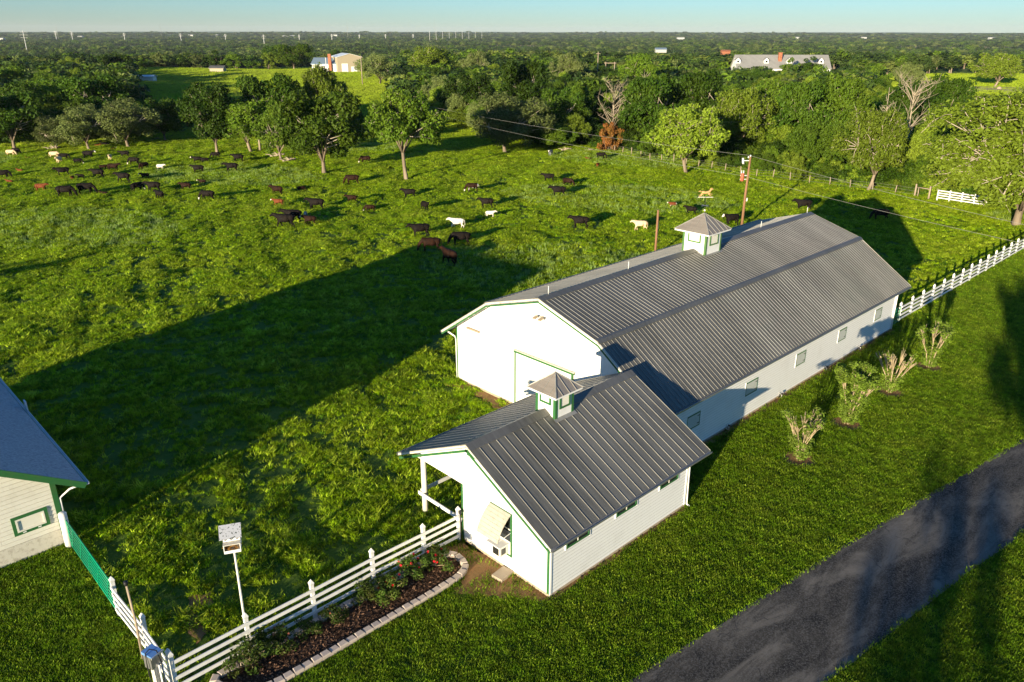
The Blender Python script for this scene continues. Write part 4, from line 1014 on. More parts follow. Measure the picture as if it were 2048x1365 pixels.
def tree(name, label, p, h, wd, proto='A', leaf='d', rot=None, group=None, limb=True):
    t = thing(name, label, 'tree', (p.x, p.y, float(hgt(p.x, p.y))-.05), rot if rot is not None else random.uniform(0, 6.28), group)
    t.scale = (wd, wd, h)
    tk, cr_, lm = P_[proto]
    link('trunk', tk, t); c = link('crown', cr_, t); c.material_slots[0].link = 'OBJECT'; c.material_slots[0].material = LM_[leaf]
    if limb: link('limbs', lm, t)
    TREES.append((p.x, p.y, wd)); return t
def tree_px(name, label, bx, by, ty, wpx, proto='A', leaf='d', h=None, limb=True, group=None):
    """base pixel (bx,by) or, with by None, a given height h; crown top row ty, crown width wpx"""
    if by is None:
        best = None
        for b in np.arange(ty+2, ty+400, .5):
            p = at(bx, float(b)); hh_ = top_height(p, ty)
            if hh_ >= h: best = p; break
        p = best if best is not None else at(bx, ty+200)
    else: p = at(bx, by)
    h_ = top_height(p, ty); D = (p-CAM).dot(Fv); return tree(name, label, p, h_*.985, wpx*D/FPX*1.0, proto, leaf, limb=limb, group=group)
T = tree_px
# pasture edge, left to right
T('oak_tree', 'broad dark oak standing at the far left edge of the pasture', 29, 298, 178, 130, 'A', 'd')
T('sage_tree', 'low grey green tree leftmost of the three pale ones behind the herd', 114, 298, 228, 80, 'S', 's')
T('sage_tree', 'middle grey green tree with a single thick trunk behind the herd', 178, 299, 206, 110, 'S', 's')
T('sage_tree', 'wide grey green tree with twin trunks right of the other two pale ones', 257, 294, 193, 120, 'S', 's')
T('oak_tree', 'dark shadowed oak hanging behind the twin trunk sage tree', 330, 280, 190, 95, 'B', 'd')
T('oak_tree', 'tall dark oak between the open hay field and the herd', 434, 305, 155, 112, 'B', 'd')
T('oak_tree', 'oak with pale twisting limbs left of the biggest oak', 503, 304, 190, 130, 'L', 'm')
T('oak_tree', 'tall dense oak behind the pale limbed oak in the middle clump', 545, 296, 138, 125, 'A', 'd')
T('oak_tree', 'mid green oak with slim trunk tucked left of the biggest oak', 562, 318, 200, 100, 'C', 'm')
T('oak_tree', 'biggest dark oak of the pasture with a short pale trunk', 648, 346, 172, 165, 'A', 'm')
T('oak_tree', 'yellow green oak crown rising above the biggest oak', 655, 285, 126, 105, 'T', 'b')
T('oak_tree', 'lone oak on a tall bare pale trunk in the middle of the pasture', 812, 357, 170, 150, 'T', 'm')
# behind, left
T('oak_tree', 'olive green oak high at the left picture edge', 20, None, 128, 90, 'A', 'm', 11)
T('oak_tree', 'tall black green oak behind the sage trees', 200, 262, 145, 120, 'A', 'd')
T('oak_tree', 'dark oak with rounded top beside the open hay field', 250, 240, 162, 100, 'B', 'd')
T('oak_tree', 'mid green oak behind the leftmost sage tree', 110, 260, 160, 120, 'C', 'm')
T('oak_tree', 'dark oak behind the far left oak', 60, 268, 160, 120, 'B', 'd')
T('oak_tree', 'yellow green tree standing just left of the tall black oak top', 150, None, 113, 52, 'T', 'b', 10)
T('oak_tree', 'black green round tree towering left of the open hay field', 232, None, 103, 72, 'A', 'd', 12)
T('oak_tree', 'small olive tree at the left by the distant pale field strip', 96, None, 142, 60, 'C', 'm', 9)
T('oak_tree', 'dark bushy tree hanging over the shaded hollow beside the hay field', 360, 262, 200, 70, 'C', 'd')
# far hedge above hay field
for i, (x, ty, wp, lf, lab) in enumerate([(292,118,34,'m','small green tree at the left end of the hay field hedge'), (330,104,44,'s','grey green tree second in the hedge beyond the hay field'), (367,102,40,'d','dark tree third in the hedge beyond the hay field'),
     (403,106,42,'s','pale olive tree in the middle of the hay field hedge'), (438,96,48,'d','dark tall tree in the hay field hedge'), (472,104,44,'m','round green tree in the hay field hedge right of the dark tall one'),
     (508,106,36,'d','dark low tree near the right end of the hay field hedge'), (538,100,34,'b','bright tree at the right end of the hay field hedge')]):
    T('hedge_tree', lab, x, 137 if i else 141, ty, wp, 'FG'[i % 2], lf, limb=False)
T('oak_tree', 'big round olive tree just left of the tan metal shed', 588, 136, 80, 80, 'A', 'm', limb=False)
T('oak_tree', 'dark round tree between the big olive tree and the hedge', 545, 128, 84, 34, 'B', 'd', limb=False)
T('oak_tree', 'bushy sage green tree right of the tan metal shed', 760, 168, 104, 82, 'S', 's')
T('oak_tree', 'round black green tree high behind the tan metal shed', 800, None, 75, 56, 'B', 'd', 14, limb=False)
T('oak_tree', 'small dark tree poking up behind the shed roof', 672, 118, 74, 28, 'B', 'd', limb=False)
T('bare_tree', 'brownish thin tree behind the shed left end', 650, 118, 82, 26, 'T', 's', limb=False)
T('oak_tree', 'large bright green spreading tree right of the sage tree by the shed', 862, 168, 87, 92, 'L', 'b')
T('oak_tree', 'pale olive tree topping the wood right of the large bright tree', 955, None, 101, 62, 'T', 's', 13)
T('oak_tree', 'sage green tree below the large bright spreading tree', 892, 222, 148, 80, 'S', 's')
T('oak_tree', 'dark leafy tree behind the wide sage tree in the centre', 945, 250, 140, 105, 'B', 'd')
T('sage_tree', 'widest sage green tree whose foliage reaches the grass at centre', 1010, 303, 178, 150, 'S', 's')
# right wood
T('oak_tree', 'dark oak crown above the widest sage tree', 1040, 270, 112, 110, 'A', 'd')
T('oak_tree', 'small open crowned tree on a slim leaning trunk before the woods', 1171, 262, 193, 66, 'T', 'm')
T('oak_tree', 'dark oak left of the bare white tree', 1115, 285, 170, 95, 'B', 'd')
T('oak_tree', 'reddish olive tree topping the wood in the middle', 1138, None, 108, 70, 'T', 's', 13)
T('oak_tree', 'tall olive tree crown rising left of the roofed house', 1278, None, 106, 80, 'C', 'm', 14)
T('oak_tree', 'deep green tree behind the bright front oak in the right wood', 1305, 300, 140, 130, 'A', 'd')
T('oak_tree', 'bright oak with thick pale trunk standing on the pasture side of the wire fence', 1373, 345, 196, 150, 'L', 'b')
T('oak_tree', 'dark full tree between the two bright front oaks high in the wood', 1400, 292, 130, 130, 'A', 'd')
T('oak_tree', 'bright green tree with pale branches in the middle of the right wood', 1478, 318, 162, 130, 'L', 'b')
T('oak_tree', 'light green tree below the roofed house chimney', 1540, 310, 152, 110, 'C', 'm')
T('oak_tree', 'deep green tree right of the one below the chimney', 1600, 318, 150, 120, 'A', 'd')
T('oak_tree', 'dark wide tree behind the right bright front oak', 1668, 318, 142, 120, 'B', 'm')
T('oak_tree', 'right bright oak with thick trunk beside the wire fence near the dead tree', 1737, 381, 203, 135, 'L', 'b')
T('oak_tree', 'big dark tree right of the dead tree', 1868, 320, 142, 125, 'A', 'd')
T('oak_tree', 'dark tree with rounded crown at the end of the right wood', 1800, 300, 150, 105, 'B', 'd')
T('oak_tree', 'round tree before the green park beside the pale bushy one', 1745, None, 125, 56, 'F', 'm', 11, limb=False)
T('oak_tree', 'pale bushy tree at the left end of the green park', 1810, None, 122, 60, 'T', 's', 11, limb=False)
T('oak_tree', 'small tree in front of the house right of the brick chimney', 1578, None, 110, 36, 'F', 'm', 10, limb=False)
T('oak_tree', 'dark dense tree covering the right half of the roofed house', 1612, None, 107, 46, 'F', 'd', 10.5, limb=False)
T('oak_tree', 'lone spreading bright tree standing in the green park at right', 1988, 174, 98, 92, 'L', 'b')
hp = at(2030, 452); tree('oak_tree', 'huge bright oak with tangled pale limbs filling the right edge', hp, top_height(hp, 168), 17.5, 'H', 'b', .6)
hp = at(2100, 360); tree('oak_tree', 'bright oak partly cut off behind the huge one at the right edge', hp, 13.5, 15, 'L', 'b', 2.6)
# off-picture trees whose shade falls on the lawn and drive
for (x, y, h, wd, pr, lab) in ((-13,-21.6,11.5,5.5,'Q','tall trunked oak just beyond the drive whose shade crosses the lawn'), (-34,-24.2,9,5.5,'V','airy oak behind the viewpoint shading the drive'), (-52,-27.0,10,6,'V','second airy oak farther behind the viewpoint'), (-31,-2.6,2.5,5,'C','low tree beyond the fence corner shading the flower bed'), (-44,52,7.5,6,'V','thin oak beyond the left edge of the pasture')):
    tree('oak_tree', lab, Vector((x, y, 0)), h, wd, pr, 'm', group='trees outside the picture')

# dead and bare trees
def dead_tree(label, base, h, seed, mat, spread=.4, n=16, name='dead_tree'):
    r_ = random.Random(seed); t = thing(name, label, 'dead tree', (base.x, base.y, float(hgt(base.x, base.y)))); tk = MB(); br = MB()
    top = Vector((r_.uniform(-.5,.5), r_.uniform(-.5,.5), h)); tk.tube([(0,0,-.3), top*.35, top*.7, top], [.22,.16,.09,.025], 8)
    for i in range(n):
        s = top*r_.uniform(.25,.92); a = r_.uniform(0, 6.28); L = h*spread*r_.uniform(.5,1)*(1.15-s.z/h*.6)
        e_ = s+Vector((math.cos(a)*L, math.sin(a)*L, L*r_.uniform(.5,1.3))); m = (s+e_)/2+Vector((r_.uniform(-.3,.3), r_.uniform(-.3,.3), r_.uniform(-.2,.4)))
        br.tube([s, m, e_], [.065,.04,.015], 5)
        for k in range(6):
            q = m.lerp(e_, r_.random()); br.tube([q, q+Vector((r_.gauss(0,.5), r_.gauss(0,.5), r_.uniform(.1,1.2)))*L*.35], [.028,.010], 4)
    tk.build('trunk', mat, t, True); br.build('branches', mat, t, True); return t
dead_tree('tall dead tree with bare pale branches behind the right bright front oak', at(1800, 356), top_height(at(1800, 356), 168), 3, M_dead, .42, 34)
dead_tree('bare spindly dead trunk just left of the tall dead tree', at(1757, 350), top_height(at(1757, 350), 172), 8, M_dead, .14, 10)
dead_tree('white leaning dead tree in the middle of the wood edge', at(1224, 299), top_height(at(1224, 299), 166), 5, M_dead, .42, 30)
dead_tree('bare grey branches showing in the crown of the oak clump', at(520, 300), 7.0, 6, M_dead, .30, 12)
def bush(label, p, h, wd, leaf, pr='G', name='bush'):
    t = thing(name, label, 'bush', (p.x, p.y, float(hgt(p.x, p.y))-.25*h), random.uniform(0, 6.28)); t.scale = (wd, wd, h*1.2)
    c = link('crown', P_[pr][1], t); c.material_slots[0].link = 'OBJECT'; c.material_slots[0].material = LM_[leaf]; link('trunk', P_[pr][0], t); return t
bush('rust orange dying bush beneath the white dead tree', at(1216, 300), 5.2, 4.4, 'r')
bush('bright green bush beside the rust orange one at the wood edge', at(1190, 292), 2.2, 2.6, 'b')
bush('lone small bush out in the open hay field', at(443, 152), 1.6, 2.6, 'm')
bush('olive shrub against the wire fence left of the bright front oak', at(1296, 312), 2.4, 3.4, 'm')
fl_ = MB()
for i in range(7): fl_.tube([(random.uniform(-1.4,1.4), random.uniform(-.3,.3), .2), (random.uniform(-1.6,1.6), random.uniform(-.4,.4), .5), (random.uniform(-2.0,2.0), random.uniform(-.4,.4), random.uniform(.2,1.1))], [.14,.10,.03], 6)
fl_m = fl_.mesh('fallen_branch', M_dead, True)
for px, py, lab, s in ((552,314,'pale fallen branches lying between oak trunks beneath the middle clump', 1.0), (575,322,'fallen dead limb beside the slim oak trunk', .9), (105,298,'fallen limb beneath the leftmost sage tree', .9), (1130,300,'grey fallen branches near the wood edge', .8), (1178,302,'short pale log beside the first wire fence posts', .5)):
    p = at(px, py); o = link('fallen_branch', fl_m); o.location = (p.x, p.y, float(hgt(p.x, p.y))); o.rotation_euler = (0,0,random.uniform(-1,0)); o.scale = (s,s,s); tag(o, lab, 'branch', 'fallen branches')

# ------------------------------------------------------------------ scatter with geometry nodes
PROTO_N = [0]
def scatter(name, pts, scl, protos, label=None, cat=None, kind='stuff', rot=None, scl3=None, flatz=None):
    """protos: list of (mesh) instanced on points; all one 'stuff' object"""
    pc = bpy.data.collections.new('protos_%d' % PROTO_N[0]); PROTO_N[0] += 1
    for i, me in enumerate(protos):
        o = bpy.data.objects.new('p%02d' % i, me); pc.objects.link(o)
    n = len(pts); me = bpy.data.meshes.new(name); me.vertices.add(n); me.vertices.foreach_set('co', np.asarray(pts, np.float32).ravel())
    if rot is None: rot = np.zeros((n, 3)); rot[:, 2] = rng.uniform(0, 2*PI, n)
    a = me.attributes.new('rot', 'FLOAT_VECTOR', 'POINT'); a.data.foreach_set('vector', rot.astype(np.float32).ravel())
    if scl3 is None: scl3 = np.repeat(np.asarray(scl)[:, None], 3, 1)
    if flatz: scl3 = scl3.copy(); scl3[:, 2] = np.minimum(scl3[:, 2], flatz+.25*(scl3[:, 2]-1))
    a = me.attributes.new('scl', 'FLOAT_VECTOR', 'POINT'); a.data.foreach_set('vector', scl3.astype(np.float32).ravel())
    a = me.attributes.new('idx', 'INT', 'POINT'); a.data.foreach_set('value', rng.integers(0, len(protos), n).astype(np.int32))
    ob = link(name, me); tree_ = bpy.data.node_groups.new(name, 'GeometryNodeTree')
    tree_.interface.new_socket('Geometry', in_out='INPUT', socket_type='NodeSocketGeometry'); tree_.interface.new_socket('Geometry', in_out='OUTPUT', socket_type='NodeSocketGeometry')
    N = tree_.nodes; gi, go = N.new('NodeGroupInput'), N.new('NodeGroupOutput'); ip = N.new('GeometryNodeInstanceOnPoints'); ci = N.new('GeometryNodeCollectionInfo')
    ci.inputs['Collection'].default_value = pc; ci.inputs['Separate Children'].default_value = True; ci.inputs['Reset Children'].default_value = True
    def na(nm, ty):
        q = N.new('GeometryNodeInputNamedAttribute'); q.data_type = ty; q.inputs['Name'].default_value = nm; return q.outputs['Attribute']
    L = tree_.links; L.new(gi.outputs[0], ip.inputs['Points']); L.new(ci.outputs[0], ip.inputs['Instance']); ip.inputs['Pick Instance'].default_value = True
    L.new(na('idx', 'INT'), ip.inputs['Instance Index']); L.new(na('rot', 'FLOAT_VECTOR'), ip.inputs['Rotation']); L.new(na('scl', 'FLOAT_VECTOR'), ip.inputs['Scale']); L.new(ip.outputs[0], go.inputs[0])
    mo = ob.modifiers.new('scatter', 'NODES'); mo.node_group = tree_
    return tag(ob, label, cat, kind=kind)
def in_poly(x, y, P):
    c = np.zeros(x.shape, bool); j = len(P)-1
    for i in range(len(P)):
        xi, yi, xj, yj = P[i][0], P[i][1], P[j][0], P[j][1]
        k = ((yi > y) != (yj > y)) & (x < (xj-xi)*(y-yi)/((yj-yi) or 1e-9)+xi); c ^= k; j = i
    return c
def view_px(x, y, z=0):
    d = np.stack([x-CAM.x, y-CAM.y, np.zeros_like(x)+z-CAM.z], -1); zz = d @ np.array(Fv)
    return 1024+FPX*(d @ np.array(Rv))/zz, 682.5-FPX*(d @ np.array(Uv))/zz, zz
def tuft(seed, n, r, h, wd, mat, lean=.35, seed_head=False):
    q = np.random.default_rng(seed); mb = MB()
    for i in range(n):
        a = q.uniform(0, 2*PI); rr_ = r*math.sqrt(q.uniform()); b = Vector((math.cos(a)*rr_, math.sin(a)*rr_, -.01)); hh_ = h*q.uniform(.5, 1.15)
        ln = Vector((q.normal(), q.normal(), 0))*lean*hh_; th = q.uniform(0, PI); sd_ = Vector((math.cos(th), math.sin(th), 0))*wd*q.uniform(.7,1.3)
        m = b+ln*.35+Vector((0,0,hh_*.6)); t = b+ln+Vector((0,0,hh_))
        mb.add([b-sd_, b+sd_, m+sd_*.8, m-sd_*.8, t], [(0,1,2,3), (3,2,4)])
    return mb.mesh('tuft', mat)
def fan(n, dmin, dmax, power=1.0, margin=.10):
    """random ground points in the part of the place the camera can look at"""
    half = math.atan(1024/FPX/math.cos(PIT))+margin; a = YAW+rng.uniform(-half, half, n); u = rng.uniform(0, 1, n)
    d = (dmin**power+(dmax**power-dmin**power)*u)**(1/power); return CAM.x+np.cos(a)*d, CAM.y+np.sin(a)*d, d
BLD = [[(-.1,-.1), (8.9,-.1), (8.9,5), (-.1,5)], [(10.3,2.6), (38.5,2.6), (38.5,17.7), (10.3,17.7)], [(-40,16.3), (-12.0,16.3), (-12.0,32), (-40,32)]]
DIRT = [(q.x, q.y) for q in (at(925,1085), at(885,1098), at(930,1120), at(925,1165), at(900,1190), at(985,1195), at(1050,1200), at(1108,1204), at(1245,1108), at(1375,1020), at(1366,1005), at(1103,1180))]
def clear(x, y):
    k = np.ones(x.shape, bool)
    for P in BLD: k &= ~in_poly(x, y, P)
    return k
ry = road_y
# lawn: short mown tufts
x, y, d = fan(520000, 8, 95, 2.0, .32)
is_lawn = in_poly(x, y, LAWN) & clear(x, y)
road = (y < ry(x)+.03) & (y > ry(x)-3.98)
bedm = in_poly(x, y, [(p[0], p[1]) for p in loop]); dm = in_poly(x, y, DIRT)
strip = (x > 9.2) & (x < 38.6) & (y > 2.3)
rings = np.zeros(x.shape, bool)
for (px, py), *_ in SH:
    p = at(px, py); rings |= (x-p.x)**2+(y-p.y)**2 < .80**2
k = is_lawn & ~road & ~bedm & ~rings & (~dm | (rng.uniform(size=x.shape) < .16)) & (~strip | (rng.uniform(size=x.shape) < .15))
pk = np.where(k)[0]; q = rng.permutation(pk)
keep = q[rng.uniform(size=q.shape) < np.clip(1.25-(d[q]-15)/90, .4, 1)][:190000]
BP = [[(q.x, q.y) for q in (at(300,990), at(390,985), at(380,1015))], [(q.x, q.y) for q in (at(375,1195), at(420,1185), at(430,1245), at(395,1290), at(370,1250))]]
TL = [tuft(s, 26, .14, .075, .008, G_lawn, .5) for s in range(4)]+[tuft(9, 16, .14, .085, .010, G_lawn2, .6)]
print('lawn tufts', len(keep))
scatter('lawn_grass', np.stack([x[keep], y[keep], 0*x[keep]+.006], 1), rng.uniform(.75,1.35, len(keep))*(1+d[keep]/70), TL, 'short mown lawn grass round the barns', 'grass')
# pasture: longer, clumpy
x, y, d = fan(400000, 20, 175, 1.55, .16)
k = ~in_poly(x, y, LAWN) & clear(x, y) & (~(in_poly(x, y, BP[0]) | in_poly(x, y, BP[1])) | (rng.uniform(size=x.shape) < .6))
clump = np.sin(x*.9+np.sin(y*.7)*2)*np.sin(y*.8+np.sin(x*.6)*2)+.6*np.sin(x*2.3+y*1.1)*np.sin(y*2.1-x*.7)
k &= rng.uniform(size=x.shape) < .62+.38*clump
x, y, d, cl = x[k], y[k], d[k], clump[k]
for bp in BP[1:]: tag(patch('bare_patch', bp, M_dirt, .0, .12, 5, 6), kind='structure')
for o_ in [o for o in bpy.data.objects if o.name.startswith('bare_patch')]:
    o_.location.z = .03+max(float(hgt(v.co.x, v.co.y)) for v in o_.data.vertices)
TP = [tuft(20+s, 32, .22, .21, .016, G_past, .6) for s in range(4)]+[tuft(31, 15, .24, .25, .024, G_past2, .7), tuft(32, 32, .22, .20, .018, G_past3, .6)]
print('pasture tufts', len(x))
scatter('pasture_grass', np.stack([x, y, hgt(x, y)], 1), rng.uniform(.6,1.35, len(x))*(.9+.38*cl)*(1+np.clip(d-40, 0, 200)/120), TP, 'rough pasture grass the cattle graze', 'grass', flatz=1.15)
x, y, d = fan(30000, 45, 170, 1.6, .06)
k = ~in_poly(x, y, LAWN) & clear(x, y) & (np.sin(x*.11+1)*np.sin(y*.09+.5+.05*x) > .45)
x, y, d = x[k], y[k], d[k]
TW = [tuft(40+s, 12, .22, .38, .012, G_weed, .25) for s in range(3)]
scatter('seeding_weeds', np.stack([x, y, hgt(x, y)], 1), rng.uniform(.7,1.3, len(x))*(1+np.clip(d-40, 0, 200)/150), TW, 'pale seeding grass stalks in drifts over the pasture', 'grass', flatz=1.0)
# clover and broad weeds near the small barn
# far fields
OPEN = [[(262,212), (262,150), (285,141), (560,133), (720,133), (745,165), (790,210), (700,215), (600,205), (520,215), (400,215)],
        [(1740,168), (1760,153), (2120,150), (2120,235), (1985,215), (1905,200), (1900,175)],
        [(-60,133), (-60,123), (235,116), (235,128)], [(1000,108), (1260,103), (1370,110), (1250,117), (1010,116)], [(840,215), (905,230), (870,320), (840,300)]]
x, y, d = fan(260000, 165, 620, 1.3, .06)
u, v, _ = view_px(x, y, 0); k = np.zeros(x.shape, bool)
for P in OPEN: k |= in_poly(u, v, P)
k |= (d < 215) | ((u > 262) & (u < 800) & (v > 138)) | ((u > 1745) & (v > 150))
x, y, d = x[k], y[k], d[k]
TF = [tuft(60+s, 22, .6, .45, .035, G_field, .5) for s in range(3)]
print('field tufts', len(x))
scatter('field_grass', np.stack([x, y, hgt(x, y)], 1), rng.uniform(.7,1.3, len(x))*(d/230), TF, 'yellow green grass of the far open fields', 'grass')

# woods as masses: behind the wire fence, round the herd and out to the horizon
def far_tree(seed, n=230, leaf=.085):
    global rng; rng = np.random.default_rng(seed); r_ = random.Random(seed); mb = MB()
    for i in range(9):
        a = r_.uniform(0, 6.28); q = r_.uniform(.05,.30); c = (math.cos(a)*q, math.sin(a)*q, r_.uniform(.35,.78)); leaf_cloud(mb, c, r_.uniform(.17,.25), n//9, leaf, 0, .8, 1.0)
    mb.tube([(0,0,-.1), (0,0,.5)], [.03,.02], 4, 1)
    return mb
FT = [far_tree(200+s) for s in range(6)]
L_far2 = foliage('leaf_far_dark', (.030,.060,.012), vscale=.008, tint=(.06,.08,.02)); L_far3 = foliage('leaf_far_light', (.15,.19,.035), vscale=.008, tint=(.2,.22,.06))
FTm = [FT[i % 6].mesh('far_tree', [m__, M_bark]) for i, m__ in enumerate((L_far, L_far2, L_far, L_far2, L_far, L_mid, L_far2, L_sage, L_far3, L_far))]
rng = np.random.default_rng(5)
def spaced(x, y, s):
    """thin points to roughly one per cell of size s (array)"""
    keep = []; seen = set()
    for i in range(len(x)):
        c = (int(x[i]/s[i]), int(y[i]/s[i]), int(math.log(s[i])*6))
        if c in seen: continue
        seen.add(c); keep.append(i)
    return np.array(keep)
HOUSE_C = at_dist(1565, 415)
x, y, d = fan(150000, 225, 7600, .75, .12)
u, v, _ = view_px(x, y, 0); k = np.ones(x.shape, bool)
for P in OPEN[:4]: k &= ~in_poly(u, v, P)
k &= ~((u > 262) & (u < 800) & (v > 138)); k &= ~((d < 600) & (u < 800) & (v > 112) & (v < 138) & (u > 560)); k &= ~((u > 1745) & (v > 150))
k &= ~((d > 330) & (d < 440) & (u > 610) & (u < 740)); k &= ~((u > 1440) & (u < 1690) & (d > 365) & (d < 470))
k &= ~((np.sin(x*.0042+1)*np.sin(y*.0037+2) > .62) & (d > 900))
x, y, d = x[k], y[k], d[k]; s = 6.5+d*.0042; i = spaced(x, y, s); x, y, d, s = x[i], y[i], d[i], s[i]
print('far trees', len(x))
sz = s*1.40*rng.uniform(.6,1.35, len(x)); hh_ = rng.uniform(5.5,13, len(x))*(1+d/16000)
hh_ = np.where(d < 900, np.minimum(hh_, 9), hh_)
scatter('distant_woodland', np.stack([x, y, hgt(x, y)], 1), None, FTm, 'wooded plain of dark green trees stretching to the horizon', 'woodland', scl3=np.stack([sz, sz, hh_], 1))
BELT = [(1165,300), (1300,322), (1500,358), (1700,388), (1870,408), (2120,440), (2250,400), (2250,310), (1950,262), (1850,240), (1760,212), (1735,170), (1480,160), (1200,158), (900,158), (830,178), (860,235), (905,250), (1010,290), (1100,302)]
LEFTW = [(-80,296), (60,290), (200,286), (275,282), (268,250), (262,190), (255,160), (-80,140)]
MIDW = [(545,285), (600,290), (690,280), (690,235), (600,225), (560,235)]
x, y, d = fan(60000, 90, 330, 1.3, .14); u, v, _ = view_px(x, y, 0)
k = in_poly(u, v, BELT) | in_poly(u, v, LEFTW) | in_poly(u, v, MIDW); x, y, d = x[k], y[k], d[k]
FX = [(97.2,81.4), (92,18.6)]
fx = FX[1][0]+(y-FX[1][1])*(FX[0][0]-FX[1][0])/(FX[0][1]-FX[1][1])
k = (y > 82) | (x > fx+2.5) ; x, y, d = x[k], y[k], d[k]
ta = np.array(TREES); k = np.array([np.min(((ta[:, 0]-a)**2+(ta[:, 1]-b)**2)/(ta[:, 2]*.33)**2) > 1 for a, b in zip(x, y)]); x, y, d = x[k], y[k], d[k]
i = spaced(x, y, np.full(len(x), 5.6)); x, y, d = x[i], y[i], d[i]
NM = []
for pr, lf in (('A', L_dark), ('B', L_dark), ('C', L_mid), ('T', L_mid), ('A', L_dark), ('T', L_bright), ('B', L_dark), ('L', L_sage)):
    me = P_[pr][1].copy(); me.materials.clear(); me.materials.append(lf); NM.append(me)
print('belt trees', len(x))
hh_ = rng.uniform(4.6, 9.4, len(x)); ws = rng.uniform(5, 9, len(x))
scatter('woodland_mass', np.stack([x, y, hgt(x, y)-.12*hh_], 1), None, NM, 'dense dark wood filling in behind the nearer oaks and wire fence', 'woodland', scl3=np.stack([ws, ws, hh_], 1))
# undergrowth along the fence
n = 170; t = rng.uniform(0, 1, n); x = 95.0+(-4)*t+rng.uniform(1.5, 7, n); y = 84-78*t+rng.uniform(-1,1,n)
UB = []
for pr, lf in (('G', L_mid), ('F', L_dark), ('G', L_bright)):
    me = P_[pr][1].copy(); me.materials.clear(); me.materials.append(lf); UB.append(me)
ws = rng.uniform(2.2, 4.2, n); hs = rng.uniform(1.6, 3.6, n)
scatter('undergrowth', np.stack([x, y, hgt(x, y)-.3*hs], 1), None, UB, 'low leafy undergrowth along the far side of the wire fence', 'undergrowth', scl3=np.stack([ws, ws, hs*1.3], 1))

# ------------------------------------------------------------------ wire fence, far white fence, poles and wires
wf = thing('wire_fence', 'old wire fence on rough wooden posts along the edge of the wood', 'fence')
fp = [at(1100,278), at(1180,292), at(1300,318), at(1450,343), at(1580,362), at(1700,376), at(1790,388), at(1835,393)]
PP = []
for a, b in zip(fp, fp[1:]):
    L = (b-a).length; n = max(1, round(L/2.6))
    for i in range(n): PP.append(a.lerp(b, i/n))
PP.append(fp[-1])
pmz = MB().tube([(0,0,-.2), (.02,0,.7), (0,.02,1.35)], [.075,.07,.06], 7).mesh('post', M_post, True)
for p in PP:
    o = link('post', pmz, wf); o.location = (p.x, p.y, float(hgt(p.x, p.y))); o.rotation_euler = (random.uniform(-.06,.06), random.uniform(-.06,.06), random.uniform(0, 6)); o.scale = (1,1,random.uniform(.85,1.1))
for z in (.4,.8,1.15): MB().tube([(p.x, p.y, float(hgt(p.x, p.y))+z) for p in PP], .008, 4).build('wire', M_wire, wf)
cf = thing('corner_brace', 'two stout wooden corner posts with a cross rail where wire fence meets white fence', 'fence'); a, b = at(1857,400), at(1828,393)
for p in (at(1829,392), at(1857,397)): MB().tube([(p.x, p.y, -.2), (p.x, p.y, 1.55)], [.12,.11], 10).build('post', M_post, cf, True)
a, b = at(1829,392), at(1857,397); MB().tube([(a.x, a.y, 1.15), (b.x, b.y, 1.15)], .06, 8).build('rail', M_post, cf, True)
q0, q1 = at(1874,399), at(1972,414); n = 4
rail_fence('rail_fence', 'short white rail fence disappearing under the huge oak at right', [tuple(q0.lerp(q1, i/n))[:2] for i in range(n+1)], (-1,0), (.25,.55,.85,1.15), post_mesh(.13,1.25,.10))
pb = at(1483, 455)
pl = thing('utility_pole', 'brown wooden utility pole with red transformer behind the long barn', 'utility pole', (pb.x, pb.y, 0), YAW-PI/2)
PH = top_height(pb, 313)
MB().tube([(0,0,-.3), (.03,0,PH*.5), (.12,0,PH)], [.15,.13,.105], 12).build('pole', M_pole, pl, True)
tr_ = MB().tube([(-.52,0,5.05), (-.52,0,5.10), (-.52,0,5.82), (-.52,0,5.90)], [.17,.20,.20,.15], 14).build('transformer', M_red, pl, True)
for z in (5.25,5.65): MB().tube([(-.75,0,z), (.10,0,z)], .045, 7).build('bracket', M_bulb, tr_, True)
for dx in (-.12, .1): MB().tube([(-.52+dx,0,5.88), (-.52+dx,0,6.0), (-.52+dx,0,6.2)], [.07,.05,.03], 8).build('bushing', M_bulb, tr_, True)
MB().bar((.05,0,7.22), (-.62,0,7.22), .06, .07).build('cross_arm', M_bulb, pl)
for dx in (-.50, -.62): MB().tube([(dx,0,6.85), (dx-.04,0,7.0), (dx-.10,0,7.5)], [.04,.05,.04], 7).build('fuse_cutout', M_bulb, pl, True)
for dx, z in ((.12,PH), (-.08,PH-.15)): MB().tube([(dx,0,z), (dx,0,z+.07), (dx,0,z+.17)], [.07,.09,.05], 9).build('insulator', M_bulb, pl, True)
MB().tube([(.14,0,2.9), (.24,0,2.92), (.26,0,3.25)], [.04,.09,.04], 8).build('yard_light', M_bulb, pl, True)
sp = at(1310, 512); PH2 = top_height(sp, 420)
pp2 = thing('wooden_post', 'tall plain wooden post behind the long barn beside the cream calf', 'post', (sp.x, sp.y, 0))
MB().tube([(0,0,-.3), (0,0,PH2)], [.12,.10], 10).build('shaft', M_pole, pp2, True)
MB().tube([(.13,-.02,0), (.13,-.02,PH2*.72)], .03, 6).build('conduit', M_steel, pp2, True)
def wire(label, P, sag=.35):
    pts = []
    for a, b in zip(P, P[1:]):
        for i in range(17):
            t = i/16; p = a.lerp(b, t); p.z -= sag*4*t*(1-t); pts.append(p)
    return tag(MB().tube(pts, .012, 5).build('power_line', M_wire), label, 'wire')
ptop = Vector((pb.x, pb.y, PH+.12)); wl_ = at(858, 213, 8.0); wr = at(2048, 437, 6.6); wr2 = ptop+(wr-ptop)*1.6
